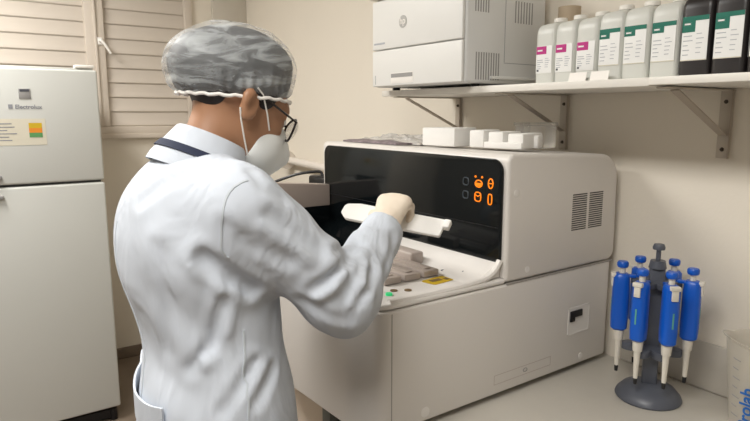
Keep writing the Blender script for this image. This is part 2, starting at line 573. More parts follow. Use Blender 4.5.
# upper housing : YZ profile extruded across
prof = rpoly([(1.137, 1.0665), (1.612, 1.0665), (1.605, 1.382), (1.137, 1.400)], [.014, .03, .075, .022], 8)
bm = newbm(); prism(bm, prof, AX0, AX1, 'X', .010, 3); up = part('upper_housing', bm, M['mach'], an)
# seams on the side
bm = newbm()
bb(bm, AX1-.002, AX1+.0006, 1.143, 1.60, 1.0615, 1.0665)
child('side_seam', bm, M['seam'], body)
bm = newbm()
bb(bm, AX1-.002, AX1+.0006, .7722, .7742, .775, 1.056)
child('corner_seam', bm, M['seam'], body)
# deck
dk = []
bm = newbm()
dplan = rpoly([(AX1-.004, 1.14), (AX1-.004, .750), (-1.11, .714), (-1.49, .698), (-1.87, .714), (AX0+.004, .750), (AX0+.004, 1.14)], [.002, .045, .12, .4, .12, .045, .002], 8)
prism(bm, dplan, 1.0645, 1.078, 'Z', .005, 3)
deck = part('deck_cover', bm, M['mach2'], an)
# rise at the back of the deck up to the panel
bm = newbm()
prof = [(1.02, 1.0785), (1.1365, 1.0785), (1.1365, 1.120), (1.125, 1.119), (1.09, 1.100), (1.05, 1.084)]
prism(bm, prof, -1.455, AX1-.018, 'X', .004, 2)
child('deck_rise', bm, M['mach2'], deck)
bm = newbm(); prism(bm, rpoly([(-1.91, .78), (-1.46, .77), (-1.46, 1.126), (-1.91, 1.126)], .015, 4), 1.0785, 1.083, 'Z', .001, 2)
prof = [(1.03, 1.0835), (1.1365, 1.0835), (1.1365, 1.120), (1.125, 1.119), (1.09, 1.102), (1.05, 1.087)]
prism(bm, prof, AX0+.012, -1.456, 'X', .002, 2)
child('dark_deck_inlay', bm, M['gloss'], deck)
# raised rim along right edge
bm = newbm()
pp = spline([(AX1-.016, .775, 1.0785), (AX1-.014, .95, 1.079), (AX1-.014, 1.06, 1.083), (AX1-.014, 1.105, 1.098), (AX1-.014, 1.13, 1.125)], 6)
tube(bm, pp, .0085, 8); child('deck_rim', bm, M['mach2'], deck)
# black glass panel
bm = newbm()
pl = rpoly([(-1.925, 1.118), (-1.044, 1.118), (-1.044, 1.386), (-1.925, 1.386)], [.012, .012, .034, .034], 8)
prism(bm, pl, 1.1275, 1.1365, 'Y', .003, 2)
panel = part('front_panel', bm, M['gloss'], an)
bm = newbm(); bb(bm, -1.90, -1.052, 1.1262, 1.1273, 1.209, 1.2105); child('reflection_line', bm, M['dark'], panel)  # dark line painted in for a reflection edge across the glass
# icons
yf = 1.1262


def ring(bm, cx, cz, rx, rz, r, n=20, squ=False):
    pts = []
    for k in range(n):
        a = 2*PI*k/n
        c, s = math.cos(a), math.sin(a)
        if squ:
            m_ = max(abs(c), abs(s))**.6; c, s = c/m_, s/m_
        pts.append((cx+rx*c, yf, cz+rz*s))
    tube(bm, pts, r, 6, closed=True)


bm = newbm(); ring(bm, -1.124, 1.318, .0125, .009, .0018)
bb(bm, -1.134, -1.114, yf-.001, yf+.001, 1.312, 1.320)
for s in (-1, 1): frustum(bm, (-1.124+s*.012, yf-.001, 1.336), (-1.124+s*.012, yf+.001, 1.336), .003, .003, 10)
child('lit_icon', bm, M['led'], panel)
bm = newbm(); ring(bm, -1.081, 1.322, .008, .0125, .0018); tube(bm, [(-1.087, yf, 1.322), (-1.075, yf, 1.322)], .0014, 6)
child('lit_icon', bm, M['led'], panel)
bm = newbm(); ring(bm, -1.126, 1.283, .011, .012, .0017, squ=True); tube(bm, [(-1.135, yf, 1.288), (-1.126, yf, 1.284), (-1.117, yf, 1.289)], .0014, 6)
child('lit_icon', bm, M['led'], panel)
bm = newbm(); ring(bm, -1.082, 1.281, .0065, .0135, .0017, squ=True)
child('lit_icon', bm, M['led'], panel)
for cz in (1.320, 1.284):
    bm = newbm(); ring(bm, -1.172, cz, .010, .010, .0018, squ=True); child('unlit_icon', bm, M['icon'], panel)
# side vents
bm = newbm()
for (ya, yb) in ((1.398, 1.462), (1.474, 1.537)):
    bm = newbm()
    for k in range(17):
        z0 = 1.176+k*.0062
        bb(bm, AX1-.001, AX1+.0007, ya, yb, z0, z0+.0030)
    child('side_vent', bm, M['vent'], up)
# socket recess on the side
bm = newbm()
y0, y1, z0, z1 = 1.405, 1.503, .866, .948
bb(bm, AX1-.001, AX1+.0012, y0, y1, z0, z0+.003); bb(bm, AX1-.001, AX1+.0012, y0, y1, z1-.003, z1)
bb(bm, AX1-.001, AX1+.0012, y0, y0+.003, z0, z1); bb(bm, AX1-.001, AX1+.0012, y1-.003, y1, z0, z1)
bb(bm, AX1-.001, AX1+.0006, y0+.003, y1-.003, z0+.003, z1-.003)
sock = child('socket_recess', bm, M['mach2'], body)
bm = newbm(); bb(bm, AX1+.0005, AX1+.006, 1.412, 1.465, .918, .938, .002); bb(bm, AX1+.0005, AX1+.006, 1.412, 1.432, .906, .920, .002)
child('socket', bm, M['dark'], body)
for (yy, zz, r) in ((1.22, 1.092, .009), (1.472, .79, .010), (.874, .792, .013)):
    bm = newbm()
    lathe(bm, [(r, 0), (r, .0008), (r*.8, .0012), (0, .0010)], (0, 0, 0), 20)
    for v in bm.verts:
        x, y, z = v.co; v.co = (AX1+z, yy+x, zz+y)
    child('screw_cover', bm, M['mach2'], up if zz > 1 else body)
bm = newbm()
lathe(bm, [(.010, 0), (.010, .0008), (.008, .0012), (0, .0010)], (0, 0, 0), 20)
for v in bm.verts:
    x, y, z = v.co; v.co = (AX1+z, 1.168+x, 1.300+y)
child('screw_cover', bm, M['mach2'], up)
bm = newbm()
y0, y1, z0, z1 = 1.108, 1.335, .796, .822
for a in ((y0, y1, z0, z0+.001), (y0, y1, z1-.001, z1), (y0, y0+.001, z0, z1), (y1-.001, y1, z0, z1)):
    bb(bm, AX1-.001, AX1+.0005, *a)
child('name_plate_outline', bm, M['rack'], body)
bm = newbm(); tube(bm, [(AX1+.0008, 1.228+.008*math.cos(q*PI/8), .809+.005*math.sin(q*PI/8)) for q in range(16)], .0009, 5, closed=True); child('oval_emblem', bm, M['grey'], body)
# deck contents
bm = newbm()
for k in range(3):
    y = .845+k*.062
    bb(bm, -1.36, -1.155+.0*k, y, y+.052, 1.0795, 1.0975, .004)
    bb(bm, -1.345, -1.17, y+.016, y+.036, 1.0975, 1.1005, .001)
child('reagent_tray', bm, M['rack'], deck)
bm = newbm()
bb(bm, -1.395, -1.265, 1.015, 1.06, 1.0795, 1.118, .006, 3)
child('sample_block', bm, M['rack'], deck)
bm = newbm()
pts = rpoly([(-1.140, .945), (-1.095, .955), (-1.105, 1.045), (-1.150, 1.035)], .008, 4)
prism(bm, pts, 1.0785, 1.0795, 'Z'); child('warning_label', bm, M['yellow'], deck)
bm = newbm()
bb(bm, -1.133, -1.115, .965, 1.00, 1.0796, 1.0800); bb(bm, -1.128, -1.112, 1.008, 1.020, 1.0796, 1.0800)
child('warning_print', bm, M['brown'], deck)
for (x, y) in ((-1.175, 1.052), (-1.115, 1.072)):
    bm = newbm()
    bb(bm, x-.010, x+.010, y-.0012, y+.0012, 1.080, 1.0835+.0065*(y>1.06))
    bb(bm, x-.0012, x+.0012, y-.006, y+.006, 1.080, 1.0860+.0065*(y>1.06))
    child('alignment_mark', bm, M['ink'], deck)
for (x, y) in ((-1.115, .842), (-1.098, .872)):
    bm = newbm()
    frustum(bm, (x, y, 1.0782), (x, y, 1.0800), .009, .009, 16)
    child('brown_button', bm, M['brown'], deck)
bm = newbm(); frustum(bm, (-1.094, .812, 1.0782), (-1.094, .812, 1.083), .009, .008, 16); child('green_indicator', bm, M['green_led'], deck)
# side wing at the left end of the front
bm = newbm()
prof = rpoly([(.90, 1.080), (1.127, 1.080), (1.127, 1.166), (.90, 1.166)], .003, 2)
prism(bm, prof, -1.93, -1.885, 'X', .003, 2); wing = part('side_guard', bm, M['gloss'], an)
bm = newbm(); prism(bm, rpoly([(.885, 1.1665), (1.127, 1.1665), (1.127, 1.243), (.91, 1.262)], .003, 2), -1.93, -1.885, 'X', .003, 2)
child('guard_top', bm, M['taupe'], wing)
bm = newbm(); bb(bm, -2.10, -1.932, .895, .915, 1.10, 1.274, .003); child('guard_edge', bm, M['dark'], wing)

# ------------------------------------------------------------------ things on the analyzer
ZT = 1.4005
t = thing('foam_block', 'smooth white foam block on the analyzer, nearer the printer', 'foam block', (-1.40, 1.26, ZT))
bm = newbm(); box(bm, (-1.405, 1.275, ZT+.029), (.125, .115, .055), .004, 2, Matrix.Rotation(.18, 4, 'Z')); part('block', bm, M['foam'], t)
t2 = thing('foam_packing', 'notched white foam packing block on the analyzer top edge', 'foam packing', (-1.18, 1.30, ZT))
R_ = Matrix.Rotation(.25, 4, 'Z')
bm = newbm()
for k in range(3):
    c = R_ @ Vector((-.06+.06*k, .01*k, 0))
    box(bm, (-1.215+c.x, 1.30+c.y+.012, ZT+.027-.002*k), (.048, .10+.012*k, .050-.004*k), .005, 2, R_)
box(bm, (-1.215, 1.355, ZT+.020), (.17, .035, .036), .004, 2, R_)
box(bm, (-1.215, 1.31, ZT+.0105), (.165, .09, .019), .004, 2, R_)
part('block', bm, M['foam'], t2)
t3 = thing('clear_box', 'small clear plastic box behind the foam packing', 'plastic box', (-1.26, 1.52, ZT))
bm = newbm()
x0, x1, y0, y1 = -1.31, -1.21, 1.46, 1.55
pts = rpoly([(x0, y0), (x1, y0), (x1, y1), (x0, y1)], .012, 4)
prism(bm, pts, ZT-.007, ZT+.062, 'Z', .003, 2); part('tray', bm, M['clear'], t3)
bm = newbm(); pts = rpoly([(x0-.004, y0-.004), (x1+.004, y0-.004), (x1+.004, y1+.004), (x0-.004, y1+.004)], .014, 4)
prism(bm, pts, ZT+.0625, ZT+.072, 'Z', .002, 2); part('lid', bm, M['clear'], t3)


def crumple(x0, x1, y0, y1, z, h, nx, ny, seed, thick=.004, edge=.5, sc_=14):
    bm = newbm(); top = []; bot = []
    for j in range(ny+1):
        rt = []; rb = []
        for i in range(nx+1):
            u, v = i/nx, j/ny
            x = x0+(x1-x0)*u; y = y0+(y1-y0)*v
            e = min(1, 4*min(u, 1-u, v, 1-v)+.12)
            n_ = abs(mnoise.noise(Vector((x*sc_+seed, y*sc_, seed*.7))))+.5*abs(mnoise.noise(Vector((x*sc_*3+seed, y*sc_*3, 1.3))))
            zz = z+.001+thick+h*n_*e*1.4+h*.25*e
            jx = .01*mnoise.noise(Vector((x*20, y*20, seed)))
            rt.append(bm.verts.new((x+jx, y+jx, zz))); rb.append(bm.verts.new((x+jx, y+jx, z+.0005)))
        top.append(rt); bot.append(rb)
    for j in range(ny):
        for i in range(nx):
            bm.faces.new([top[j][i], top[j][i+1], top[j+1][i+1], top[j+1][i]])
            bm.faces.new([bot[j][i], bot[j+1][i], bot[j+1][i+1], bot[j][i+1]])
    for i in range(nx):
        bm.faces.new([bot[0][i], bot[0][i+1], top[0][i+1], top[0][i]]); bm.faces.new([top[ny][i], top[ny][i+1], bot[ny][i+1], bot[ny][i]])
    for j in range(ny):
        bm.faces.new([top[j][0], top[j+1][0], bot[j+1][0], bot[j][0]]); bm.faces.new([bot[j][nx], bot[j+1][nx], top[j+1][nx], top[j][nx]])
    return bm


o = finish('plastic_bag', crumple(-1.90, -1.51, 1.235, 1.44, 1.3985, .022, 30, 18, 3), M['bag'], None, angle=20)
tag(o, 'crumpled translucent plastic bag lying on top of the analyzer', 'plastic bag')
o = finish('booklet', crumple(-1.84, -1.53, 1.165, 1.225, 1.4002, .009, 20, 6, 9), M['purple'], None, angle=20)
tag(o, 'dark printed booklet in front of the plastic bag on the analyzer', 'booklet')

# ------------------------------------------------------------------ cable and box behind analyzer, wall pipe
t = thing('wall_pipe', 'short white pipe with a round collar running along the wall', 'pipe', (-3.0, YW, 1.22))
bm = newbm()
tube(bm, [(-3.16, YW-.05, 1.236), (-2.2, YW-.05, 1.20)], .021, 14); part('tube', bm, M['pipe'], t)
bm = newbm(); frustum(bm, (-3.20, YW-.05, 1.2375), (-3.13, YW-.05, 1.234), .052, .052, 20); part('collar', bm, M['pipe'], t)
bm = newbm(); bb(bm, -3.19, -3.14, YW-.03, YW-.0005, 1.21, 1.26, .004); part('wall_clip', bm, M['pipe'], t)
o = thing('power_adapter', 'black power adapter with a cable left of the analyzer', 'adapter', (-2.2, 1.28, .75))
bm = newbm(); bb(bm, -2.22, -2.08, 1.22, 1.36, .751, 1.245, .012, 3); part('case', bm, M['dark'], o)
bm = newbm(); tube(bm, spline([(-2.15, 1.25, 1.243), (-2.17, 1.24, 1.262), (-2.25, 1.15, 1.24), (-2.36, 1.08, 1.17), (-2.40, 1.06, 1.0)], 8), .006, 8); part('cable', bm, M['dark'], o)

# ------------------------------------------------------------------ shelf, brackets
ZS = 1.581
SY = 1.30
bm = newbm(); bb(bm, -1.80, -.772, SY, YW-.003, ZS-.020, ZS-.0005, .002)
tag(finish('wall_shelf', bm, M['shelf']), 'white laminate wall shelf carrying the printer and pale bottles', 'shelf')
bm = newbm(); bb(bm, -.770, .55, SY-.006, YW-.003, ZS-.018, ZS-.0005, .002)
tag(finish('wall_shelf', bm, M['shelf']), 'white laminate wall shelf carrying the black bottles', 'shelf')
BL = ['angled shelf bracket under the black bottles', 'angled shelf bracket under the pale bottles', 'angled shelf bracket under the printer']
for i, x in enumerate((-.738, -1.238, -1.736)):
    t = thing('shelf_bracket', BL[i], 'bracket', (x, YW, 1.38), 'shelf brackets')
    bm = newbm(); bb(bm, x-.034, x, YW-.006, YW-.0005, 1.385, ZS-.0215, .002); part('wall_plate', bm, M['upright'], t)
    bm = newbm(); bb(bm, x-.003, x-.0005, YW-.014, YW-.006, 1.385, ZS-.0215, .0008); part('flange', bm, M['bracket'], t)
    bm = newbm(); bb(bm, x-.034, x-.004, SY+.03, YW-.007, ZS-.0245, ZS-.0210, .001); part('top_bar', bm, M['upright'], t)
    bm = newbm()
    a = Vector((x-.017, YW-.012, 1.445)); b = Vector((x-.017, SY+.08, ZS-.027))
    d = b-a; L = d.length
    q = d.to_track_quat('Z', 'X').to_matrix().to_4x4()
    box(bm, (a+b)/2, (.004 if False else .004, .022, L), .001, 1, q); part('arm', bm, M['bracket'], t)
    for zz in (1.53, 1.408):
        bm = newbm(); frustum(bm, (x-.019, YW-.006, zz), (x-.019, YW-.010, zz), .0055, .004, 12); part('screw', bm, M['screw'], t)

# ------------------------------------------------------------------ printer
PX0, PX1, PY0, PY1, PZ0, PZ1 = -1.775, -1.316, 1.24, 1.60, 1.590, 1.885
pr = thing('laser_printer', 'white laser printer on the left end of the wall shelf', 'printer', ((PX0+PX1)/2, 1.42, ZS))
bm = newbm(); bb(bm, PX0, PX1, PY0+.012, PY1, PZ0, PZ1, .010, 3); pb = part('housing', bm, M['printer_side'], pr)
bm = newbm(); bb(bm, PX0+.002, PX1-.004, PY0, PY0+.0115, PZ0+.002, 1.7125, .004, 3); tray = part('paper_tray_front', bm, M['printer'], pr)
bm = newbm(); bb(bm, PX0+.002, PX1-.004, PY0, PY0+.0115, 1.7155, PZ1-.008, .004, 3); fp = part('front_door', bm, M['printer'], pr)
bm = newbm(); bb(bm, PX0-.01, PX1+.004, PY0-.008, PY1-.02, PZ1+.0005, PZ1+.012, .004, 2); part('top_cover', bm, M['cap_white'], pr)
bm = newbm()
bb(bm, -1.664, -1.545, PY0-.0012, PY0+.0002, 1.600, 1.634, .001); child('tray_handle', bm, M['paper'], tray)
bm = newbm(); bb(bm, -1.662, -1.547, PY0-.0018, PY0-.0013, 1.619, 1.632); child('handle_slot', bm, M['grey'], tray)
bm = newbm(); bb(bm, PX0+.02, PX0+.022, PY0-.0006, PY0+.0002, 1.60, 1.63); child('level_gauge', bm, M['ink'], tray)
# round emblem with the letters
bm = newbm(); frustum(bm, (-1.600, PY0+.0002, 1.795), (-1.600, PY0-.0012, 1.795), .020, .020, 32); lg = child('emblem', bm, M['emblem'], fp)
ctext('emblem_lettering', 'hp', .030, (-1.616, PY0-.0014, 1.788), (1, 0, 0), (0, 0, 1), M['paper'], fp, bold=.0004)
bm = newbm(); bb(bm, -1.762, -1.700, PY0-.0006, PY0+.0002, 1.733, 1.739); child('model_print', bm, M['print_pale'], fp)
for (xx, yy) in ((PX0+.03, PY0+.085), (PX1-.04, PY0+.09), (PX0+.04, PY1-.04), (PX1-.04, PY1-.04)):
    bm = newbm(); frustum(bm, (xx, yy, ZS), (xx, yy, PZ0-.0005), .014, .014, 14); part('foot', bm, M['dark'], pr)
bm = newbm()
for k in range(10):
    y = PY0+.052+k*.0105
    bb(bm, PX1-.0005, PX1+.0006, y, y+.0042, 1.600, 1.680)
child('side_vent', bm, M['grey'], pb)
bm = newbm()
for k in range(6):
    y = PY0+.045+k*.0105
    bb(bm, PX1-.0005, PX1+.0006, y, y+.0042, 1.795, 1.84)
child('side_vent', bm, M['grey'], pb)
bm = newbm()
for k in range(7):
    y = PY0+.215+k*.0125
    bb(bm, PX1-.0005, PX1+.0006, y, y+.0042, 1.775, 1.84)
child('side_vent', bm, M['grey'], pb)
bm = newbm()
bb(bm, PX1-.0005, PX1+.0006, PY0+.172, PY0+.1735, 1.655, PZ1-.01)
bb(bm, PX1-.0005, PX1+.0006, PY0+.172, PY1-.005, 1.652, 1.6535)
child('side_seam', bm, M['ink'], pb)
bm = newbm(); bb(bm, PX1+.0005, PX1+.012, PY0+.11, PY1-.03, 1.603, 1.612, .002); part('side_ledge', bm, M['printer'], pr)

# ------------------------------------------------------------------ bottles on the shelf


def copy_tree(o, parent=None):
    c = o.copy(); COL.objects.link(c); c.parent = parent
    for ch in list(o.children): copy_tree(ch, c)
    return c


def bottle(kind):
    """origin: bottom front middle"""
    W, D, H = .0655, .13, .163
    if kind == 'black': W, D, H = .0705, .13, .176
    if kind == 'green': W, H = .0695, .170
    t = thing('reagent_bottle', 'x', 'bottle', (0, 0, 0))
    body_m = M['jug_black'] if kind == 'black' else M['jug']
    pl = rpoly([(-W/2, 0), (W/2, 0), (W/2, D), (-W/2, D)], .012, 5)
    bm = newbm()
    rings = []
    levels = [(.96, 0.0005), (1, .004), (1, H-.028), (.985, H-.018), (.93, H-.008), (.80, H), (.5, H+.006), (.36, H+.008)]
    for s, z in levels:
        rings.append([bm.verts.new((p[0]*s, (p[1]-D/2)*(s if s > .6 else s*.75)+D/2, z)) for p in pl])
    n = len(pl)
    for a, b in zip(rings[:-1], rings[1:]):
        for k in range(n): bm.faces.new([a[k], a[(k+1) % n], b[(k+1) % n], b[k]])
    bm.faces.new(rings[0][::-1]); bm.faces.new(rings[-1])
    part('bottle_body', bm, body_m, t)
    bm = newbm()
    lathe(bm, [(.014, H+.002), (.014, H+.0085), (.0185, H+.009), (.0185, H+.018), (.017, H+.020), (0, H+.020)], (0, D/2, 0), 24)
    part('cap', bm, M['jug_black'] if kind == 'black' else M['cap_white'], t)
    # label
    lw = W*.82
    z0, z1 = {'magenta': (.030, .104), 'green': (.038, .128), 'black': (.036, .132)}[kind]
    bm = newbm(); bb(bm, -lw/2, lw/2, -.0012, .0004, z0, z1, .0004)
    if kind == 'black':
        bb(bm, W/2-.0004, W/2+.0010, .014, .07, z0, z1, .0004)
    lab = part('label', bm, M['label'], t)

    def lp(name, x0, x1, za, zb, m):
        b_ = newbm(); bb(b_, x0, x1, -.0018, -.0013, za, zb); child(name, b_, m, lab)
    def lp2(name, x0, x1, za, zb):
        b_ = newbm(); bb(b_, x0, x1, -.0024, -.0019, za, zb); child(name, b_, M['label'], lab)
    if kind == 'magenta':
        lp('colour_block', -lw/2+.001, lw/2-.019, z1-.022, z1-.001, M['magenta'])
        lp2('block_print', -lw/2+.005, -lw/2+.022, z1-.014, z1-.010)
        lp('corner_mark', -lw/2+.004, -lw/2+.010, z0+.005, z0+.010, M['ink_dark'])
    else:
        lp('colour_band', -lw/2, lw/2, z1-.010, z1, M['teal'])
        lp('colour_block', -lw/2, -lw/2+lw*.5, z1-(.024 if kind == 'green' else .034), z1-.010, M['teal'])
        lp('pale_block', -lw/2+.002, -lw/2+lw*.36, z1-.020, z1-.012, M['teal2'])
        lp('bottom_line', -lw/2, lw/2, z0, z0+.002, M['cream'])
        lp2('block_print', -lw/2+.005, -lw/2+lw*.32, z1-.018, z1-.0145)
    b_ = newbm()
    rnd = random.Random(4)
    for k in range(5):
        zz = z0+.012+k*(z1-z0-.045)/5
        bb(b_, -lw/2+.004, -lw/2+.004+rnd.uniform(.010, .022), -.0017, -.0013, zz, zz+.0018)
        bb(b_, .004, .004+rnd.uniform(.010, .018), -.0017, -.0013, zz+.004, zz+.0055)
    child('fine_print', b_, M['print_pale'], lab)
    return t


BSP = [('magenta', -1.132), ('magenta', -1.066), ('magenta', -.998), ('green', -.929), ('green', -.860), ('green', -.788),
       ('black', -.716), ('black', -.644), ('black', -.571)]
BLAB = ['pale bottle with a magenta label, standing next to the printer', 'pale bottle with a magenta label, middle of the three magenta ones',
        'pale bottle with a magenta label, beside the green-labelled bottles', 'pale bottle with a green-topped label, beside the magenta-labelled bottles',
        'pale bottle with a green-topped label, middle of the three pale green ones', 'pale bottle with a green-topped label, touching the first black bottle',
        'black bottle with a green and white label, beside the pale bottles', 'black bottle with a green and white label, second from the pale bottles',
        'black bottle cut off by the right edge of the photo']
GR = {'magenta': 'magenta-labelled bottles on the shelf', 'green': 'green-labelled pale bottles on the shelf', 'black': 'black bottles on the shelf'}
protos = {}
for (k, x), lab in zip(BSP, BLAB):
    if k not in protos: o = protos[k] = bottle(k)
    else: o = copy_tree(protos[k])
    o.location = (x, 1.375, ZS); o['label'] = lab; o['group'] = GR[k]
# small cards leaning in front of the bottles
for i, x in enumerate((-1.000, -.935)):
    bm = newbm(); box(bm, (x, 1.350, ZS+.0125), (.052, .0016, .024), 0, 1, Matrix.Rotation(-.25, 4, 'X'))
    tag(finish('paper_tag', bm, M['paper']), ['small blank white card below the magenta-labelled bottle on the shelf edge', 'small blank white card below the first green-labelled pale bottle'][i], 'card', 'cards on the shelf edge')
bm = newbm(); lathe(bm, [(.020, 0), (.033, 0), (.033, .235), (.020, .235), (.020, 0)], (-1.20, 1.565, ZS+.0005), 28)
tag(finish('cardboard_tube', bm, M['tan']), 'tan cardboard tube standing behind the first pale bottle', 'tube')

# ------------------------------------------------------------------ pipette stand
SX, SYY, SZ = -.812, 1.468, .7505
stn = thing('pipette_stand', 'slate grey carousel stand holding blue pipettes', 'pipette stand', (SX, SYY, SZ))
bm = newbm()
lathe(bm, [(0, 0), (.081, 0), (.083, .004), (.080, .012), (.066, .028), (.042, .038), (.028, .042), (0, .042)], (SX, SYY, SZ), 48)
part('base', bm, M['stand'], stn)
bm = newbm()
pl = rpoly([(-.019, -.013), (.019, -.013), (.019, .013), (-.019, .013)], .006, 4)
th = .6
pl = [(SX+p[0]*math.cos(th)-p[1]*math.sin(th), SYY+p[0]*math.sin(th)+p[1]*math.cos(th)) for p in pl]
prism(bm, pl, SZ+.040, SZ+.355, 'Z', .003, 2); part('column', bm, M['stand'], stn)
bm = newbm()
frustum(bm, (SX, SYY, SZ+.3555), (SX, SYY, SZ+.375), .022, .018, 20); frustum(bm, (SX, SYY, SZ+.3755), (SX, SYY, SZ+.402), .006, .006, 12)
lathe(bm, [(.006, .402), (.0145, .404), (.0155, .410), (.012, .418), (0, .420)], (SX, SYY, SZ), 20)
part('lifting_knob', bm, M['stand'], stn)
# lobed lower ring and upper crown
angs = [120, 60, 185, -10, 246, 293]
RP = .070


def lobed(r_out, r_in, z0, z1, name, m):
    bm = newbm(); pts = []
    for k in range(120):
        a = 2*PI*k/120
        near = min(abs(((math.degrees(a)+AOFF-q+180) % 360)-180) for q in angs)
        r = r_in+(r_out-r_in)*max(0, math.cos(min(near/26, 1)*PI/2))**.8
        b_ = a+math.radians(AOFF)
        pts.append((SX+r*math.cos(b_), SYY+r*math.sin(b_)))
    prism(bm, pts, z0, z1, 'Z', .002, 2)
    return part(name, bm, m, stn)


# angles are measured in the view's frame: turn them by the camera azimuth
AOFF = 0
RA = math.degrees(math.atan2(math.cos(AZ), math.sin(AZ)))-24.6   # image-right direction
angs = [a+RA for a in angs]
lobed(RP+.0035, .035, SZ+.128, SZ+.148, 'lower_ring', M['stand'])
lobed(RP-.009, .030, SZ+.309, SZ+.3225, 'crown', M['stand'])


def pipette():
    """origin at tip bottom; +x is the outward side"""
    t = thing('pipette', 'x', 'pipette', (0, 0, 0))
    bm = newbm()
    secs = [(.118, .015, .014), (.123, .0205, .018), (.15, .0220, .0190), (.24, .0215, .0185), (.266, .0200, .0175), (.272, .015, .013)]
    rings = []
    for z, rx, ry in secs:
        rings.append([bm.verts.new((rx*abs(math.cos(a))**.7*(1 if math.cos(a) > 0 else -1)+.001, ry*abs(math.sin(a))**.7*(1 if math.sin(a) > 0 else -1), z)) for a in [2*PI*k/24 for k in range(24)]])
    for a, b in zip(rings[:-1], rings[1:]):
        for k in range(24): bm.faces.new([a[k], a[(k+1) % 24], b[(k+1) % 24], b[k]])
    bm.faces.new(rings[0][::-1]); bm.faces.new(rings[-1])
    part('handle_body', bm, M['pipblue'], t)
    bm = newbm()
    bb(bm, -.034, -.012, -.007, .007, .262, .270, .002); part('finger_hook', bm, M['pipblue'], t)
    bm = newbm(); frustum(bm, (0, 0, .2725), (0, 0, .288), .0075, .0075, 12); part('plunger_rod', bm, M['pipwhite'], t)
    bm = newbm(); lathe(bm, [(0, .2885), (.0125, .2885), (.0145, .293), (.0145, .300), (.012, .304), (0, .305)], (0, 0, 0), 20); part('plunger_button', bm, M['pipblue'], t)
    bm = newbm(); bb(bm, .0150, .0280, -.012, .012, .262, .273, .002); bb(bm, .0205, .0265, -.008, .008, .236, .262, .0015); part('ejector_button', bm, M['pipwhite'], t)
    bm = newbm(); bb(bm, .0226, .0232, -.002, .002, .165, .205); part('printed_strip', bm, M['teal2'], t)
    bm = newbm(); frustum(bm, (0, 0, .0165), (0, 0, .090), .0055, .0085, 14); frustum(bm, (0, 0, .090), (0, 0, .1175), .0115, .0135, 14); part('shaft', bm, M['pipwhite'], t)
    bm = newbm(); frustum(bm, (0, 0, 0), (0, 0, .016), .0040, .0052, 12); part('nozzle', bm, M['pipdark'], t)
    return t


PL = ['blue pipette at the back left of the carousel', 'blue pipette at the back right of the carousel', 'leftmost blue pipette on the stand, beside the analyzer',
      'rightmost blue pipette on the stand', 'blue pipette at the front left of the carousel', 'blue pipette at the front right of the carousel']
pp0 = None
for a, lab in zip(angs, PL):
    p = pipette() if pp0 is None else copy_tree(pp0)
    pp0 = pp0 or p
    r = math.radians(a)
    p.location = (SX+(RP+.013)*math.cos(r), SYY+(RP+.013)*math.sin(r), SZ+.062)
    p.rotation_euler = (0, 0, r)
    p['label'] = lab; p['group'] = 'blue pipettes on the stand'

# ------------------------------------------------------------------ beaker
BX, BY = -.536, 1.468
bk = thing('measuring_beaker', 'translucent plastic measuring beaker with blue print, cut by the photo edge', 'beaker', (BX, BY, .7505))
bm = newbm()
lathe(bm, [(0, 0), (.060, 0), (.064, .004), (.074, .235), (.079, .240), (.080, .244), (.076, .244), (.071, .236), (.0615, .006), (0, .004)], (BX, BY, .7505), 56)
for v in bm.verts:   # pouring lip towards the stand
    d = Vector((v.co.x-BX, v.co.y-BY)); h = v.co.z-.7505
    a = math.atan2(d.y, d.x); da = abs((a-math.radians(205)+PI) % (2*PI)-PI)
    if h > .2 and da < .45:
        k = (h-.2)/.044*math.cos(da/.45*PI/2)
        v.co.x += math.cos(math.radians(205))*.016*k; v.co.y += math.sin(math.radians(205))*.016*k; v.co.z += .008*k
part('cup', bm, M['pp'], bk)
marks = newbm()
for k in range(7):
    z = .7505+.07+k*.022
    r = .0655+(.074-.064)*(z-.7505)/.235+.0012
    a0 = math.radians(228)
    tube(marks, [(BX+r*math.cos(a0+t_), BY+r*math.sin(a0+t_), z) for t_ in (0, .08, .16, .24 if k % 2 else .32)], .0009, 5)
part('graduation_marks', marks, M['ink'], bk)
a = math.radians(268)
bxd = Vector((-math.sin(a), math.cos(a), 0)); rr = .0715
ptext('side_lettering', 'J.Prolab', .038, (BX+rr*math.cos(a)+.006, BY+rr*math.sin(a)-.001, .7505+.032), (0.02*math.cos(a), .02*math.sin(a), 1), (-bxd.x, -bxd.y, 0), M['blueink'], bk, bold=.0006)

# ------------------------------------------------------------------ person: implicit surfaces meshed with surface nets
V3 = lambda *a: np.array(a, float)


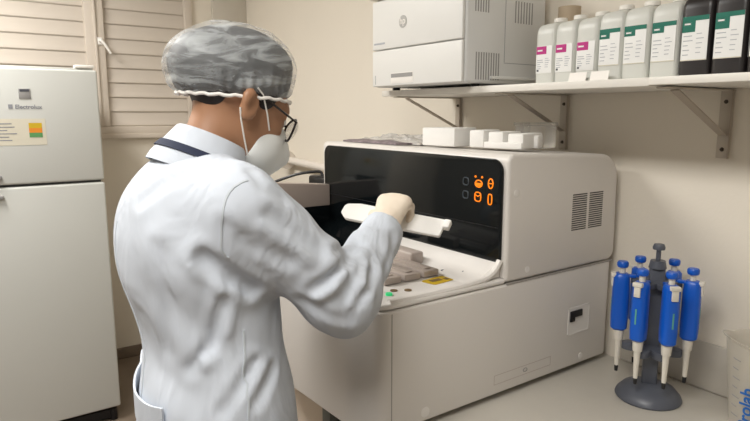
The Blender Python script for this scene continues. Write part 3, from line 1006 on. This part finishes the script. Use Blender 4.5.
def nets(name, sdf, lo, hi, h, m, parent, smooth=2):
    lo = np.array(lo, float); hi = np.array(hi, float)
    n = np.ceil((hi-lo)/h).astype(int)+1
    ax = [lo[i]+h*np.arange(n[i]) for i in range(3)]
    X, Y, Z = np.meshgrid(*ax, indexing='ij')
    D = sdf(np.stack([X, Y, Z], -1).reshape(-1, 3)).reshape(X.shape)
    S = D < 0
    nx, ny, nz = S.shape
    c = [S[i:nx-1+i, j:ny-1+j, k:nz-1+k] for i in (0, 1) for j in (0, 1) for k in (0, 1)]
    cnt = sum(x.astype(int) for x in c)
    act = (cnt > 0) & (cnt < 8)
    idx = -np.ones(act.shape, int); cells = np.argwhere(act); idx[act] = np.arange(len(cells))
    acc = np.zeros((len(cells), 3)); w_ = np.zeros(len(cells))
    offs = [(i, j, k) for i in (0, 1) for j in (0, 1) for k in (0, 1)]
    for a in offs:
        for d in range(3):
            if a[d]: continue
            b = list(a); b[d] = 1
            pa = cells+np.array(a); pb = cells+np.array(b)
            da = D[pa[:, 0], pa[:, 1], pa[:, 2]]; db = D[pb[:, 0], pb[:, 1], pb[:, 2]]
            cr = (da < 0) != (db < 0)
            t = np.where(cr, da/np.where(cr, da-db, 1), 0)
            p = pa.astype(float); p[:, d] += t
            acc[cr] += p[cr]; w_[cr] += 1
    verts = lo+h*acc/w_[:, None]
    quads = []
    for d in range(3):
        sl0 = [slice(1, -1)]*3; sl1 = [slice(1, -1)]*3
        sl0[d] = slice(0, -1); sl1[d] = slice(1, None)
        A = S[tuple(sl0)]; B = S[tuple(sl1)]
        for flip, msk in ((0, A & ~B), (1, ~A & B)):
            e = np.argwhere(msk)
            if not len(e): continue
            e = e+np.array([0 if i == d else 1 for i in range(3)])
            u, v = [(1, 2), (2, 0), (0, 1)][d]
            q = []
            for (du, dv) in ((0, 0), (-1, 0), (-1, -1), (0, -1)):
                p = e.copy(); p[:, u] += du; p[:, v] += dv
                q.append(idx[p[:, 0], p[:, 1], p[:, 2]])
            q = np.stack(q, 1)
            if not flip: q = q[:, ::1]
            else: q = q[:, ::-1]
            quads.append(q)
    quads = np.concatenate(quads)
    quads = quads[(quads >= 0).all(1)]
    # light smoothing
    E = np.concatenate([quads[:, [i, (i+1) % 4]] for i in range(4)])
    for _ in range(smooth):
        s = np.zeros_like(verts); k = np.zeros(len(verts))
        np.add.at(s, E[:, 0], verts[E[:, 1]]); np.add.at(k, E[:, 0], 1)
        np.add.at(s, E[:, 1], verts[E[:, 0]]); np.add.at(k, E[:, 1], 1)
        verts = verts*.5+.5*s/np.maximum(k, 1)[:, None]
    me = bpy.data.meshes.new(name)
    me.vertices.add(len(verts)); me.vertices.foreach_set('co', verts.astype('f').ravel())
    me.loops.add(len(quads)*4); me.loops.foreach_set('vertex_index', quads.astype('i').ravel())
    me.polygons.add(len(quads)); me.polygons.foreach_set('loop_start', np.arange(0, len(quads)*4, 4, dtype='i'))
    me.update(calc_edges=True); me.validate()
    me.materials.append(m); me.shade_smooth()
    o = bpy.data.objects.new(name, me); COL.objects.link(o)
    if parent is not None:
        r = parent
        while r.parent: r = r.parent
        me.transform(Matrix.Translation(-r.location))
        o.parent = parent
    return o


def cone(a, b, ra, rb):
    a = np.array(a, float); b = np.array(b, float); ab = b-a; L2 = ab@ab

    def f(p):
        t = np.clip(((p-a)@ab)/L2, 0, 1)
        return np.linalg.norm(p-a-t[:, None]*ab, axis=1)-(ra+(rb-ra)*t)
    return f


def ell(c, r, Rm=None):
    c = np.array(c, float); r = np.array(r, float)

    def f(p):
        q = p-c
        if Rm is not None: q = q@Rm
        k0 = np.linalg.norm(q/r, axis=1); k1 = np.linalg.norm(q/(r*r), axis=1)
        return k0*(k0-1)/np.maximum(k1, 1e-9)
    return f


def smin(a, b, k):
    h = np.clip(.5+.5*(b-a)/k, 0, 1)
    return b*(1-h)+a*h-k*h*(1-h)


def smax(a, b, k): return -smin(-a, -b, k)


def U(fs, k):
    def f(p):
        d = fs[0](p)
        for g in fs[1:]: d = smin(d, g(p), k)
        return d
    return f


def vnoise(p, s, seed=0):
    q = p*s+seed*17.3
    return (np.sin(q[:, 0]*1.7+np.sin(q[:, 1]*2.3+seed))+np.sin(q[:, 1]*1.9+1.3*np.sin(q[:, 2]*1.7))+np.sin(q[:, 2]*2.1+1.1*np.sin(q[:, 0]*1.3+2)))/3


person = thing('person', 'person in white lab coat, hair cap, glasses and mask holding a white tray', 'person', (-1.12, .36, 0))

# key joints (metres, world)
SR = V3(-.978, .405, 1.345); ER = V3(-.950, .590, 1.148); WR = V3(-1.062, .775, 1.245)
SL = V3(-1.300, .405, 1.345); EL = V3(-1.37, .50, 1.12); WL = V3(-1.27, .66, 1.17)
HC = V3(-1.141, .474, 1.513)         # head centre
yaw, pit = math.radians(91), math.radians(25)
fx = V3(math.cos(yaw)*math.cos(pit), math.sin(yaw)*math.cos(pit), -math.sin(pit))
fy = V3(-math.sin(yaw), math.cos(yaw), 0)
fz = np.cross(fx, fy)
HR = np.stack([fx, fy, fz], 1)       # columns: forward, left, up


def hw(x, y, z): return HC+HR@V3(x, y, z)


def local(p): return (p-HC)@HR


def head(p):
    q = local(p)
    d = ell((-.012, 0, .035), (.096, .074, .088))(q)
    d = smin(d, ell((.035, 0, -.02), (.058, .060, .085))(q), .03)
    d = smin(d, ell((.052, 0, -.075), (.036, .040, .034))(q), .03)      # chin / jaw
    d = smin(d, ell((.0, 0, -.055), (.05, .052, .04))(q), .03)
    d = smin(d, ell((.074, 0, .028), (.024, .046, .016))(q), .02)       # brow
    d = smin(d, cone((.090, 0, .010), (.112, 0, -.030), .009, .013)(q), .012)   # nose
    for s in (-1, 1):
        d = smin(d, ell((.104, s*.011, -.034), (.010, .008, .008))(q), .006)
        d = smin(d, ell((.065, s*.036, -.018), (.022, .018, .018))(q), .015)    # cheek
        d = smax(d, -ell((.099, s*.031, .006), (.016, .017, .011))(q), .012)    # socket
        d = smin(d, ell((.078, s*.031, .006), (.0145, .0145, .0125))(q), .003)  # lids
    d = smin(d, ell((.092, 0, -.055), (.013, .022, .006))(q), .006)
    d = smin(d, ell((.090, 0, -.067), (.013, .019, .007))(q), .006)
    for s in (-1, 1):                                                   # ears
        e = ell((-.012, s*.080, -.006), (.019, .011, .031))(q)
        e = smin(e, ell((-.022, s*.088, .008), (.014, .007, .020))(q), .004)
        e = smax(e, -ell((-.008, s*.090, .000), (.010, .008, .018))(q), .004)
        d = smin(d, e, .004)
    return d


neckb = V3(-1.135, .388, 1.395)
necksdf = cone(hw(-.034, 0, -.03), neckb, .045, .052)
bodyparts = [ell((-1.15, .37, 1.18), (.17, .10, .20)), ell((-1.11, .37, .93), (.16, .11, .13)),
             cone(SR, ER, .048, .040), cone(ER, WR, .038, .026), cone(SL, EL, .048, .040), cone(EL, WL, .038, .026),
             cone((-1.19, .37, .90), (-1.20, .38, .50), .082, .055), cone((-1.20, .38, .50), (-1.20, .36, .09), .052, .036),
             cone((-1.03, .37, .90), (-1.02, .38, .50), .082, .055), cone((-1.02, .38, .50), (-1.02, .36, .09), .052, .036),
             cone(SR, neckb, .045, .055), cone(SL, neckb, .045, .055)]


def bodysdf(p):
    d = smin(U(bodyparts, .03)(p), necksdf(p), .02)
    return smin(d, head(p), .022)


body_o = nets('body', bodysdf, (-1.50, .12, .02), (-.80, .86, 1.72), .0062, M['skin'], person, 1)
# eyes
for s in (-1, 1):
    bm = newbm(); bmesh.ops.create_uvsphere(bm, u_segments=16, v_segments=10, radius=.0125)
    c = Vector(hw(.080, s*.031, .006))
    for v in bm.verts: v.co += c
    eo = child('eye', bm, M['eye'], person)
    bm = newbm(); bmesh.ops.create_uvsphere(bm, u_segments=12, v_segments=8, radius=.006)
    c = Vector(hw(.0875, s*.031, .003))
    for v in bm.verts: v.co += c
    child('iris', bm, M['iris'], eo)

# bouffant cap : dome whose edge runs level from forehead to above the nape
capc = V3(-1.150, .470, 1.592)
cy_ = math.radians(75)
ca = V3(math.cos(cy_), math.sin(cy_), 0); cb = V3(-math.sin(cy_), math.cos(cy_), 0)
tl = math.radians(4)
CX_ = ca*math.cos(tl)-V3(0, 0, math.sin(tl)); CZ_ = ca*math.sin(tl)+V3(0, 0, math.cos(tl))
CR = np.stack([CX_, cb, CZ_], 1)


def capsdf(p):
    q = (p-capc)@CR
    qq = q.copy(); qq[:, 2] = np.where(q[:, 2] < 0, q[:, 2]*.62, q[:, 2])
    d = ell((0, 0, 0), (.125, .101, .084))(qq)
    d = smin(d, ell((-.050, 0, -.005), (.076, .088, .060))(q), .03)
    th_ = np.arctan2(q[:, 1], q[:, 0]); rr_ = np.linalg.norm(q[:, :2], axis=1)
    ple = np.clip((.0-q[:, 2])/.05, 0, 1)
    d = d+.0022*np.sin(th_*34)*ple+.0025*vnoise(q, 34, 2)+.0018*vnoise(q, 70, 5)
    lim = -.060-.10*np.clip(q[:, 0]-.07, 0, 1)+.0*rr_
    d = smax(d, -(q[:, 2]-lim), .022)
    return d


def hair(p):
    q0 = (p-capc)@CR
    qq = q0.copy(); qq[:, 2] = np.where(q0[:, 2] < 0, q0[:, 2]*.62, q0[:, 2])
    d = ell((0, 0, 0), (.117, .094, .076))(qq)
    d = smin(d, ell((-.048, 0, 0), (.066, .080, .052))(q0), .03)+.0015*vnoise(q0, 50, 2)
    d = smax(d, -(q0[:, 2]+.058), .006)
    d = smin(d, ell((-.058, 0, .000), (.038, .058, .040))(local(p)), .012)
    for s in (-1, 1):
        d = smin(d, ell((.018, s*.069, .030), (.022, .008, .028))(local(p)), .008)
    return d


nets('hair', hair, capc-.2, capc+.2, .004, M['hair'], person, 2)
nets('surgical_cap', capsdf, capc-.19, capc+.19, .0038, M['cap'], person, 1)
# elastic edge of the cap
bm = newbm(); pts = []
for k in range(72):
    a = 2*PI*k/72
    rx, ry = .111, .089
    x = rx*math.cos(a)+.004
    q = V3(x, ry*math.sin(a), -.060-.10*max(0, x-.07)*.6+.0015*math.sin(a*22))
    pts.append(Vector(capc+CR@q))
tube(bm, pts, .0034, 8, closed=True); child('cap_elastic', bm, M['strap'], person)

# respirator mask
def mask(p):
    q = local(p)
    d = ell((.058, 0, -.058), (.062, .062, .064))(q)
    d = smin(d, cone((.100, 0, -.015), (.118, 0, -.055), .012, .014)(q), .03)
    d = smin(d, cone((.118, 0, -.055), (.080, 0, -.105), .014, .016)(q), .035)
    # back limit and upper limit from nose bridge to ear side
    d = smax(d, -(q[:, 0]-.020-.25*(np.abs(q[:, 1]))+.45*(q[:, 2]+.06)*0), .004)
    d = smax(d, (q[:, 2]-.010-.0*(q[:, 0]))+.75*(.10-q[:, 0])*.55, .004)
    return d


nets('face_mask', mask, HC-.2, HC+.2, .0036, M['mask'], person, 2)
for s in (-1, 1):
    bm = newbm()
    tube(bm, [Vector(hw(*q)) for q in ((.052, s*.060, -.026), (.030, s*.0735, -.002), (.004, s*.082, .026), (-.012, s*.086, .032))], .0017, 6)
    tube(bm, [Vector(hw(*q)) for q in ((.030, s*.058, -.088), (.006, s*.069, -.062), (-.018, s*.080, -.034), (-.030, s*.086, -.016))], .0017, 6)
    child('mask_strap', bm, M['strap'], person)

# glasses
gl = None
bm = newbm()
for s in (-1, 1):
    pts = []
    for k in range(28):
        a = 2*PI*k/28
        pts.append(Vector(hw(.108-.010*abs(math.cos(a))*(1 if math.cos(a)*s > 0 else 0), s*.036+.0275*math.cos(a), -.002+.0235*math.sin(a))))
    tube(bm, pts, .0023, 8, closed=True)
tube(bm, [Vector(hw(.108, -.010, .006)), Vector(hw(.112, 0, .009)), Vector(hw(.108, .010, .006))], .002, 6)
g = child('glasses', bm, M['frame'], person)
for s in (-1, 1):
    bm = newbm()
    tube(bm, [Vector(hw(*q)) for q in ((.100, s*.060, .008), (.095, s*.072, .010), (.05, s*.079, .016), (.0, s*.081, .024), (-.02, s*.081, .015))], .0022, 6)
    child('temple_arm', bm, M['frame'], g)
for s in (-1, 1):
    bm = newbm()
    vs = [bm.verts.new(Vector(hw(.106, s*.036+.0265*math.cos(2*PI*k/28), -.002+.0225*math.sin(2*PI*k/28)))) for k in range(28)]
    vt = [bm.verts.new(Vector(hw(.1075, s*.036+.0265*math.cos(2*PI*k/28), -.002+.0225*math.sin(2*PI*k/28)))) for k in range(28)]
    bm.faces.new(vs); bm.faces.new(vt[::-1])
    for k in range(28): bm.faces.new([vs[k], vs[(k+1) % 28], vt[(k+1) % 28], vt[k]])
    child('lens', bm, M['lens'], g)

# lab coat ---------------------------------------------------------------
def seglist(pts, rad): return [cone(pts[i], pts[i+1], rad[i], rad[i+1]) for i in range(len(pts)-1)]


FOLDS = [  # (points on the cloth, depth: + valley, - ridge, width)
    ([(-0.951, 0.324, 1.267), (-0.942, 0.362, 1.232), (-0.95, 0.406, 1.2)], .016, .013),
    ([(-0.917, 0.352, 1.319), (-0.914, 0.379, 1.293), (-0.897, 0.456, 1.25)], .006, .012),
    ([(-0.935, 0.341, 0.995), (-0.931, 0.366, 1.026), (-0.945, 0.405, 1.064)], .008, .010),
    ([(-0.922, 0.398, 1.0), (-0.952, 0.442, 1.041)], .007, .010),
    ([(-0.952, 0.324, 1.255), (-0.964, 0.34, 1.095)], .005, .012),
    ([(-0.89, 0.501, 1.198), (-0.895, 0.567, 1.232), (-0.964, 0.623, 1.236)], .011, .010),
    ([(-0.897, 0.552, 1.255), (-0.983, 0.652, 1.241)], .010, .010),
    ([(-0.876, 0.585, 1.165), (-0.895, 0.622, 1.188), (-0.943, 0.665, 1.222)], .008, .009),
    ([(-1.063, 0.262, 1.353), (-1.039, 0.291, 1.383), (-1.019, 0.314, 1.397)], .006, .012),
    ([(-0.891, 0.505, 1.179), (-0.88, 0.53, 1.19), (-0.889, 0.563, 1.221)], -.009, .009),
    ([(-0.878, 0.564, 1.159), (-0.885, 0.598, 1.192), (-0.927, 0.635, 1.218)], -.007, .008),
    ([(-0.998, 0.269, 1.277), (-1.003, 0.281, 1.187), (-1.025, 0.279, 1.091)], .005, .014),
    ([(-0.949, 0.358, 1.187), (-0.966, 0.343, 1.114), (-0.986, 0.304, 1.062)], .007, .011),
    ([(-0.947, 0.375, 1.202), (-0.955, 0.358, 1.132), (-0.964, 0.323, 1.074)], -.005, .010),
    ([(-0.919, 0.485, 1.172), (-0.888, 0.528, 1.139), (-0.88, 0.565, 1.126)], .006, .009),
    ([(-0.899, 0.422, 1.334), (-0.896, 0.475, 1.295), (-0.896, 0.518, 1.263)], .005, .011),
    ([(-1.002, 0.657, 1.245), (-1.055, 0.71, 1.263), (-1.059, 0.739, 1.281)], .006, .008),
    ([(-0.936, 0.685, 1.182), (-0.969, 0.727, 1.222), (-0.995, 0.751, 1.246)], .006, .008),
    ([(-0.898, 0.407, 1.319), (-0.895, 0.455, 1.28), (-0.891, 0.495, 1.246)], -.004, .010),
    ([(-0.943, 0.408, 1.406), (-0.916, 0.417, 1.383), (-0.918, 0.459, 1.354)], .005, .009)]


def folds(p, d):
    near = np.abs(d) < .05
    q = p[near]; dd = d[near].copy()
    for pts, dep, wd in FOLDS:
        m_ = None
        for a, b in zip(pts[:-1], pts[1:]):
            a = np.array(a); ab = np.array(b)-a
            t = np.clip(((q-a)@ab)/(ab@ab), 0, 1)
            s = np.linalg.norm(q-a-t[:, None]*ab, axis=1)
            m_ = s if m_ is None else np.minimum(m_, s)
        dd = dd+dep*np.exp(-(m_/wd)**2)-dep*.35*np.exp(-((m_-wd*2)/wd)**2)
    d = d.copy(); d[near] = dd
    return d


def coat(p):
    tor = [ell((-1.135, .385, 1.22), (.182, .136, .20)),
           ell((-1.130, .358, 1.27), (.168, .115, .14)),
           ell((-1.100, .392, .98), (.168, .130, .22)),
           ell((-1.09, .385, .80), (.190, .150, .25))]
    d = U(tor, .08)(p)
    sk = cone((-1.10, .38, .85), (-1.10, .38, .52), .15, .205)(p*V3(1, 1.25, 1)+V3(0, -.095, 0))
    d = smin(d, sk, .05)
    sh = U([cone(SL+V3(.02, -.01, .005), neckb+V3(0, -.005, -.036), .060, .050), cone(SR+V3(-.02, -.01, .005), neckb+V3(0, -.005, -.036), .060, .050)], .03)(p)
    d = smin(d, sh, .06)
    # right sleeve
    t = np.clip(((p-SR)@(ER-SR))/((ER-SR)@(ER-SR)), 0, 1)
    armU = cone(SR+V3(.0, .0, -.01), ER+V3(0, 0, .0), .077, .068)(p)
    armF = cone(ER, WR, .066, .046)(p)
    wv = V3(WR[0]-ER[0], WR[1]-ER[1], WR[2]-ER[2]); wv /= np.linalg.norm(wv)
    s = (p-ER)@wv
    armF = armF+.0045*np.sin(s*75+3*vnoise(p, 9, 1))*np.clip(1-s/.30, 0, 1)
    uv = (ER-SR)/np.linalg.norm(ER-SR); s2 = (p-SR)@uv
    armU = armU+.003*np.sin(s2*48+5*vnoise(p, 7, 3))*np.clip(s2/.22, 0.1, 1)
    arm = smin(armU, armF, .035)
    # cuff end
    arm = smax(arm, (p-WR)@wv-.004, .006)
    # crease at inner elbow
    d = smin(d, arm, .028)
    # left sleeve
    la = smin(cone(SL, EL, .076, .068)(p), cone(EL, WL, .066, .046)(p), .03)
    d = smin(d, la, .03)
    # broad cloth folds
    d = d+.0018*vnoise(p*V3(1, 1, .45), 17, 4)+.0009*vnoise(p*V3(1, 1, .6), 39, 8)
    # diagonal pull folds on the back right under the arm
    n1 = V3(.25, .55, .80); n1 /= np.linalg.norm(n1)
    f = (p@n1)*62+1.6*vnoise(p, 8, 6)
    msk = np.exp(-(((p-V3(-1.0, .26, 1.10))/V3(.12, .15, .13))**2).sum(1))
    d = d+.0035*np.sin(f)*msk
    d = folds(p, d)
    # neck opening
    d = smax(d, -cone(neckb+V3(0, .02, -.02), hw(-.035, 0, -.03), .066, .070)(p), .008)
    d = smax(d, -(p[:, 2]-.53), .01)
    return d


coat_o = nets('lab_coat', coat, (-1.55, .05, .48), (-.82, .84, 1.47), .0066, M['coat'], person, 1)


from mathutils.bvhtree import BVHTree


def bvh(o):
    me = o.data
    L_ = Vector(person.location)
    return BVHTree.FromPolygons([v.co+L_ for v in me.vertices], [tuple(pg.vertices) for pg in me.polygons])


BT = bvh(coat_o)


def onto(p, off):
    loc, nrm, i, d = BT.find_nearest(Vector(p))
    out = (Vector(p)-loc)
    if nrm.dot(out) < 0 and False: nrm = -nrm
    return loc+nrm*off, nrm


def strip(name, pts, w_, th, m, off=.003, n=10):
    """cloth strip hugging the coat; w_ half width"""
    bm = newbm(); P = spline(pts, n); rows = []
    Q = [onto(p, off) for p in P]
    for i, (q, nr) in enumerate(Q):
        t_ = (Q[min(i+1, len(Q)-1)][0]-Q[max(i-1, 0)][0]).normalized(); sd = nr.cross(t_).normalized()
        rows.append([bm.verts.new(q+sd*w_-nr*th), bm.verts.new(q+sd*w_+nr*th), bm.verts.new(q-sd*w_+nr*th), bm.verts.new(q-sd*w_-nr*th)])
    for a, b in zip(rows[:-1], rows[1:]):
        for k in range(4): bm.faces.new([a[k], a[(k+1) % 4], b[(k+1) % 4], b[k]])
    bm.faces.new(rows[0]); bm.faces.new(rows[-1][::-1])
    return child(name, bm, m, coat_o)


# collar: stand-up folded band round the neck
def ringpts(c, ax_, rx, ry, a0, a1, n, side, fw):
    pts = []
    for k in range(n+1):
        a = a0+(a1-a0)*k/n
        pts.append(c+side*(rx*math.cos(a))+fw*(ry*math.sin(a)))
    return pts


neck_ax = Vector((.0, .42, .90)).normalized()
side = Vector((1, 0, 0)); fwv = neck_ax.cross(side).normalized()*-1
if fwv.y < 0: fwv = -fwv
side = fwv.cross(neck_ax).normalized()
NB = Vector(neckb)


def collar(name, levels, m, a0, a1, thick=.003):
    """levels: (height along neck, rx, ry)"""
    bm = newbm(); n = 40; cols = []
    full = list(levels)+[(h_, rx-thick, ry-thick) for (h_, rx, ry) in reversed(levels)]
    for k in range(n+1):
        a = a0+(a1-a0)*k/n
        cols.append([bm.verts.new(NB+neck_ax*h_+side*(rx*math.cos(a))+fwv*(ry*math.sin(a))) for (h_, rx, ry) in full])
    m_ = len(full)
    for a, b in zip(cols[:-1], cols[1:]):
        for k in range(m_): bm.faces.new([a[k], a[(k+1) % m_], b[(k+1) % m_], b[k]])
    bm.faces.new(cols[0]); bm.faces.new(cols[-1][::-1])
    return child(name, bm, m, coat_o)


# a runs through the back (-PI/2); opening at the front
A0, A1 = math.radians(-235), math.radians(55)
collar('collar', [(-.016, .101, .098), (.000, .099, .095), (.012, .094, .090), (.030, .086, .082), (.050, .076, .074), (.062, .071, .069), (.065, .068, .066)], M['coat'], A0, A1)
collar('lanyard', [(.013, .0975, .0935), (.027, .0905, .0865)], M['navy'], A0, A1, .0025)

# seams of the coat
strip('armhole_seam', [(-.897, .392, 1.417), (-.912, .364, 1.392), (-.916, .348, 1.355), (-.908, .339, 1.281), (-.897, .344, 1.245)], .0018, .0010, M['stitch'], .0005, 8)
strip('side_seam', [(-.940, .390, 1.126), (-.933, .385, 1.057), (-.924, .380, .974), (-.92, .38, .85)], .0016, .0010, M['stitch'], .0005, 8)
strip('back_seam', [(-1.14, .27, 1.30), (-1.124, .26, 1.156), (-1.116, .26, 1.083), (-1.105, .255, 1.0), (-1.10, .25, .85)], .0016, .0010, M['stitch'], .0005, 8)
# half belt at the back waist, standing off at its free end
bw = []
belt_pts = [(-1.27, .285, .990), (-1.24, .23, .985), (-1.17, .20, .975), (-1.10, .20, .970), (-1.04, .22, .968), (-1.0, .25, .972)]
bm = newbm(); P = spline(belt_pts, 8); rows = []
for i, p in enumerate(P):
    u = i/(len(P)-1)
    q, nr = onto(p, .006+.022*max(0, 1-u*5.5)*min(1, u*30+.2))
    nr = Vector((nr.x, nr.y, 0)).normalized()
    rows.append([bm.verts.new(q+Vector((0, 0, z_))+nr*t_) for z_, t_ in ((-.026, -.002), (-.026, .002), (.026, .002), (.026, -.002))])
for a, b in zip(rows[:-1], rows[1:]):
    for k in range(4): bm.faces.new([a[k], a[(k+1) % 4], b[(k+1) % 4], b[k]])
bm.faces.new(rows[0]); bm.faces.new(rows[-1][::-1])
child('half_belt', bm, M['coat'], coat_o)

# trousers and shoes (below the frame)
def trousers(p):
    d = U([cone((-1.19, .37, .80), (-1.20, .38, .48), .096, .082), cone((-1.20, .38, .48), (-1.20, .36, .10), .082, .070)], .02)(p)
    e = U([cone((-1.03, .37, .80), (-1.02, .38, .48), .096, .082), cone((-1.02, .38, .48), (-1.02, .36, .10), .082, .070)], .02)(p)
    return smax(np.minimum(d, e), -(p[:, 2]-.07), .005)


nets('trousers', trousers, (-1.34, .2, .05), (-.88, .52, .95), .01, M['trouser'], person, 1)
for x in (-1.20, -1.02):
    def shoe(p, x=x):
        d = U([cone((x, .33, .045), (x, .50, .035), .045, .038), ell((x, .34, .07), (.045, .06, .05))], .03)(p)
        return smax(d, -(p[:, 2]-.002), .004)
    nets('shoe', shoe, (x-.08, .24, -.01), (x+.08, .58, .15), .006, M['shoe'], person, 1)

# gloved hands --------------------------------------------------------------
def handsdf(wr, fdir, up, curl, thumb_side, spread=.0205):
    """wr wrist, fdir towards knuckles, up = back of the hand"""
    f = fdir/np.linalg.norm(fdir); u = up-f*(up@f); u /= np.linalg.norm(u); s = np.cross(f, u)*thumb_side
    def P(a, b, c): return wr+f*a+s*b+u*c
    fs = [cone(P(-.05, 0, 0), P(.005, 0, 0), .029, .027)]
    pal = [cone(P(.005, -.012, 0), P(.070, -.026, .004), .020, .015), cone(P(.005, 0, 0), P(.074, -.008, .005), .021, .015),
           cone(P(.005, .004, 0), P(.074, .011, .005), .021, .015), cone(P(.005, .012, 0), P(.070, .029, .003), .020, .0155)]
    fs += pal
    groups = [U(fs, .012)]
    Ls = [(.030, .020, .016), (.036, .025, .018), (.039, .027, .019), (.034, .023, .018)]
    bs = [-.028, -.009, .011, .030]
    for i in range(4):
        a = curl[0]; p0 = P(.066 if i in (0, 3) else .072, bs[i], .002); pts = [p0]; ang = 0
        for j, L_ in enumerate(Ls[i]):
            ang += curl[j]*(1+.06*(i-1.5))
            d_ = f*math.cos(ang)-u*math.sin(ang)
            pts.append(pts[-1]+d_*L_)
        rr_ = [.0105, .0095, .0088, .0075]
        groups.append(U(seglist(pts, rr_), .004))
    t0 = P(.018, .022, -.006); t1 = t0+s*.026+f*.022-u*.012; t2 = t1+f*.026-u*.016+s*.002; t3 = t2+f*.014-u*.014-s*.006
    groups.append(U(seglist([t0, t1, t2, t3], [.016, .0125, .0105, .0085]), .006))
    g0 = groups[0]
    def sdf(p):
        d = g0(p)
        fingers = groups[1](p)
        for g_ in groups[2:5]: fingers = np.minimum(fingers, g_(p))
        d = smin(d, fingers, .007)
        return smin(d, groups[5](p), .008)+.0006*vnoise(p, 160, 3)
    return sdf


fR = V3(-.62, .70, .10)
hR = handsdf(WR+V3(-.002, .004, .012), V3(-.30, .52, .42), V3(.28, -.45, .85), (1.05, 1.25, .8), -1)
nets('glove', hR, WR-.13, WR+.15, .0026, M['glove'], person, 1)
hL = handsdf(WL, V3(.35, .8, -.05), V3(-.2, 0, .9), (.35, .4, .3), 1)
nets('glove', hL, WL-.13, WL+.16, .0035, M['glove'], person, 1)

# ------------------------------------------------------------------ white tray held in the hand
TL = Vector((-1.240, .778, 1.266)); TR = Vector((-1.000, .894, 1.243))
X_ = (TR-TL).normalized()
nrm_ = Vector((.20, -.62, .75)); nrm_ = (nrm_-X_*nrm_.dot(X_)).normalized(); Y_ = nrm_.cross(X_).normalized()
L_ = (TR-TL).length
hold = thing('white_tray', 'slim white plastic tray held in the gloved hand', 'tray', tuple((TL+TR)/2))
outl = rpoly([(0, -.010), (.02, -.026), (.10, -.026), (L_, -.024), (L_, .024), (.04, .026), (.0, .018)], [.008, .012, 0.0, .004, .004, .02, .012], 5)
bm = newbm(); prism(bm, outl, -.006, .004, 'Z', .0025, 2)
for v in bm.verts: v.co = TL+X_*v.co.x+Y_*v.co.y+nrm_*v.co.z
part('plate', bm, M['foam'], hold)
bm = newbm(); bb(bm, L_-.004, L_+.012, .002, .025, -.010, .006, .003)
for v in bm.verts: v.co = TL+X_*v.co.x+Y_*v.co.y+nrm_*v.co.z
part('end_tab', bm, M['foam'], hold)
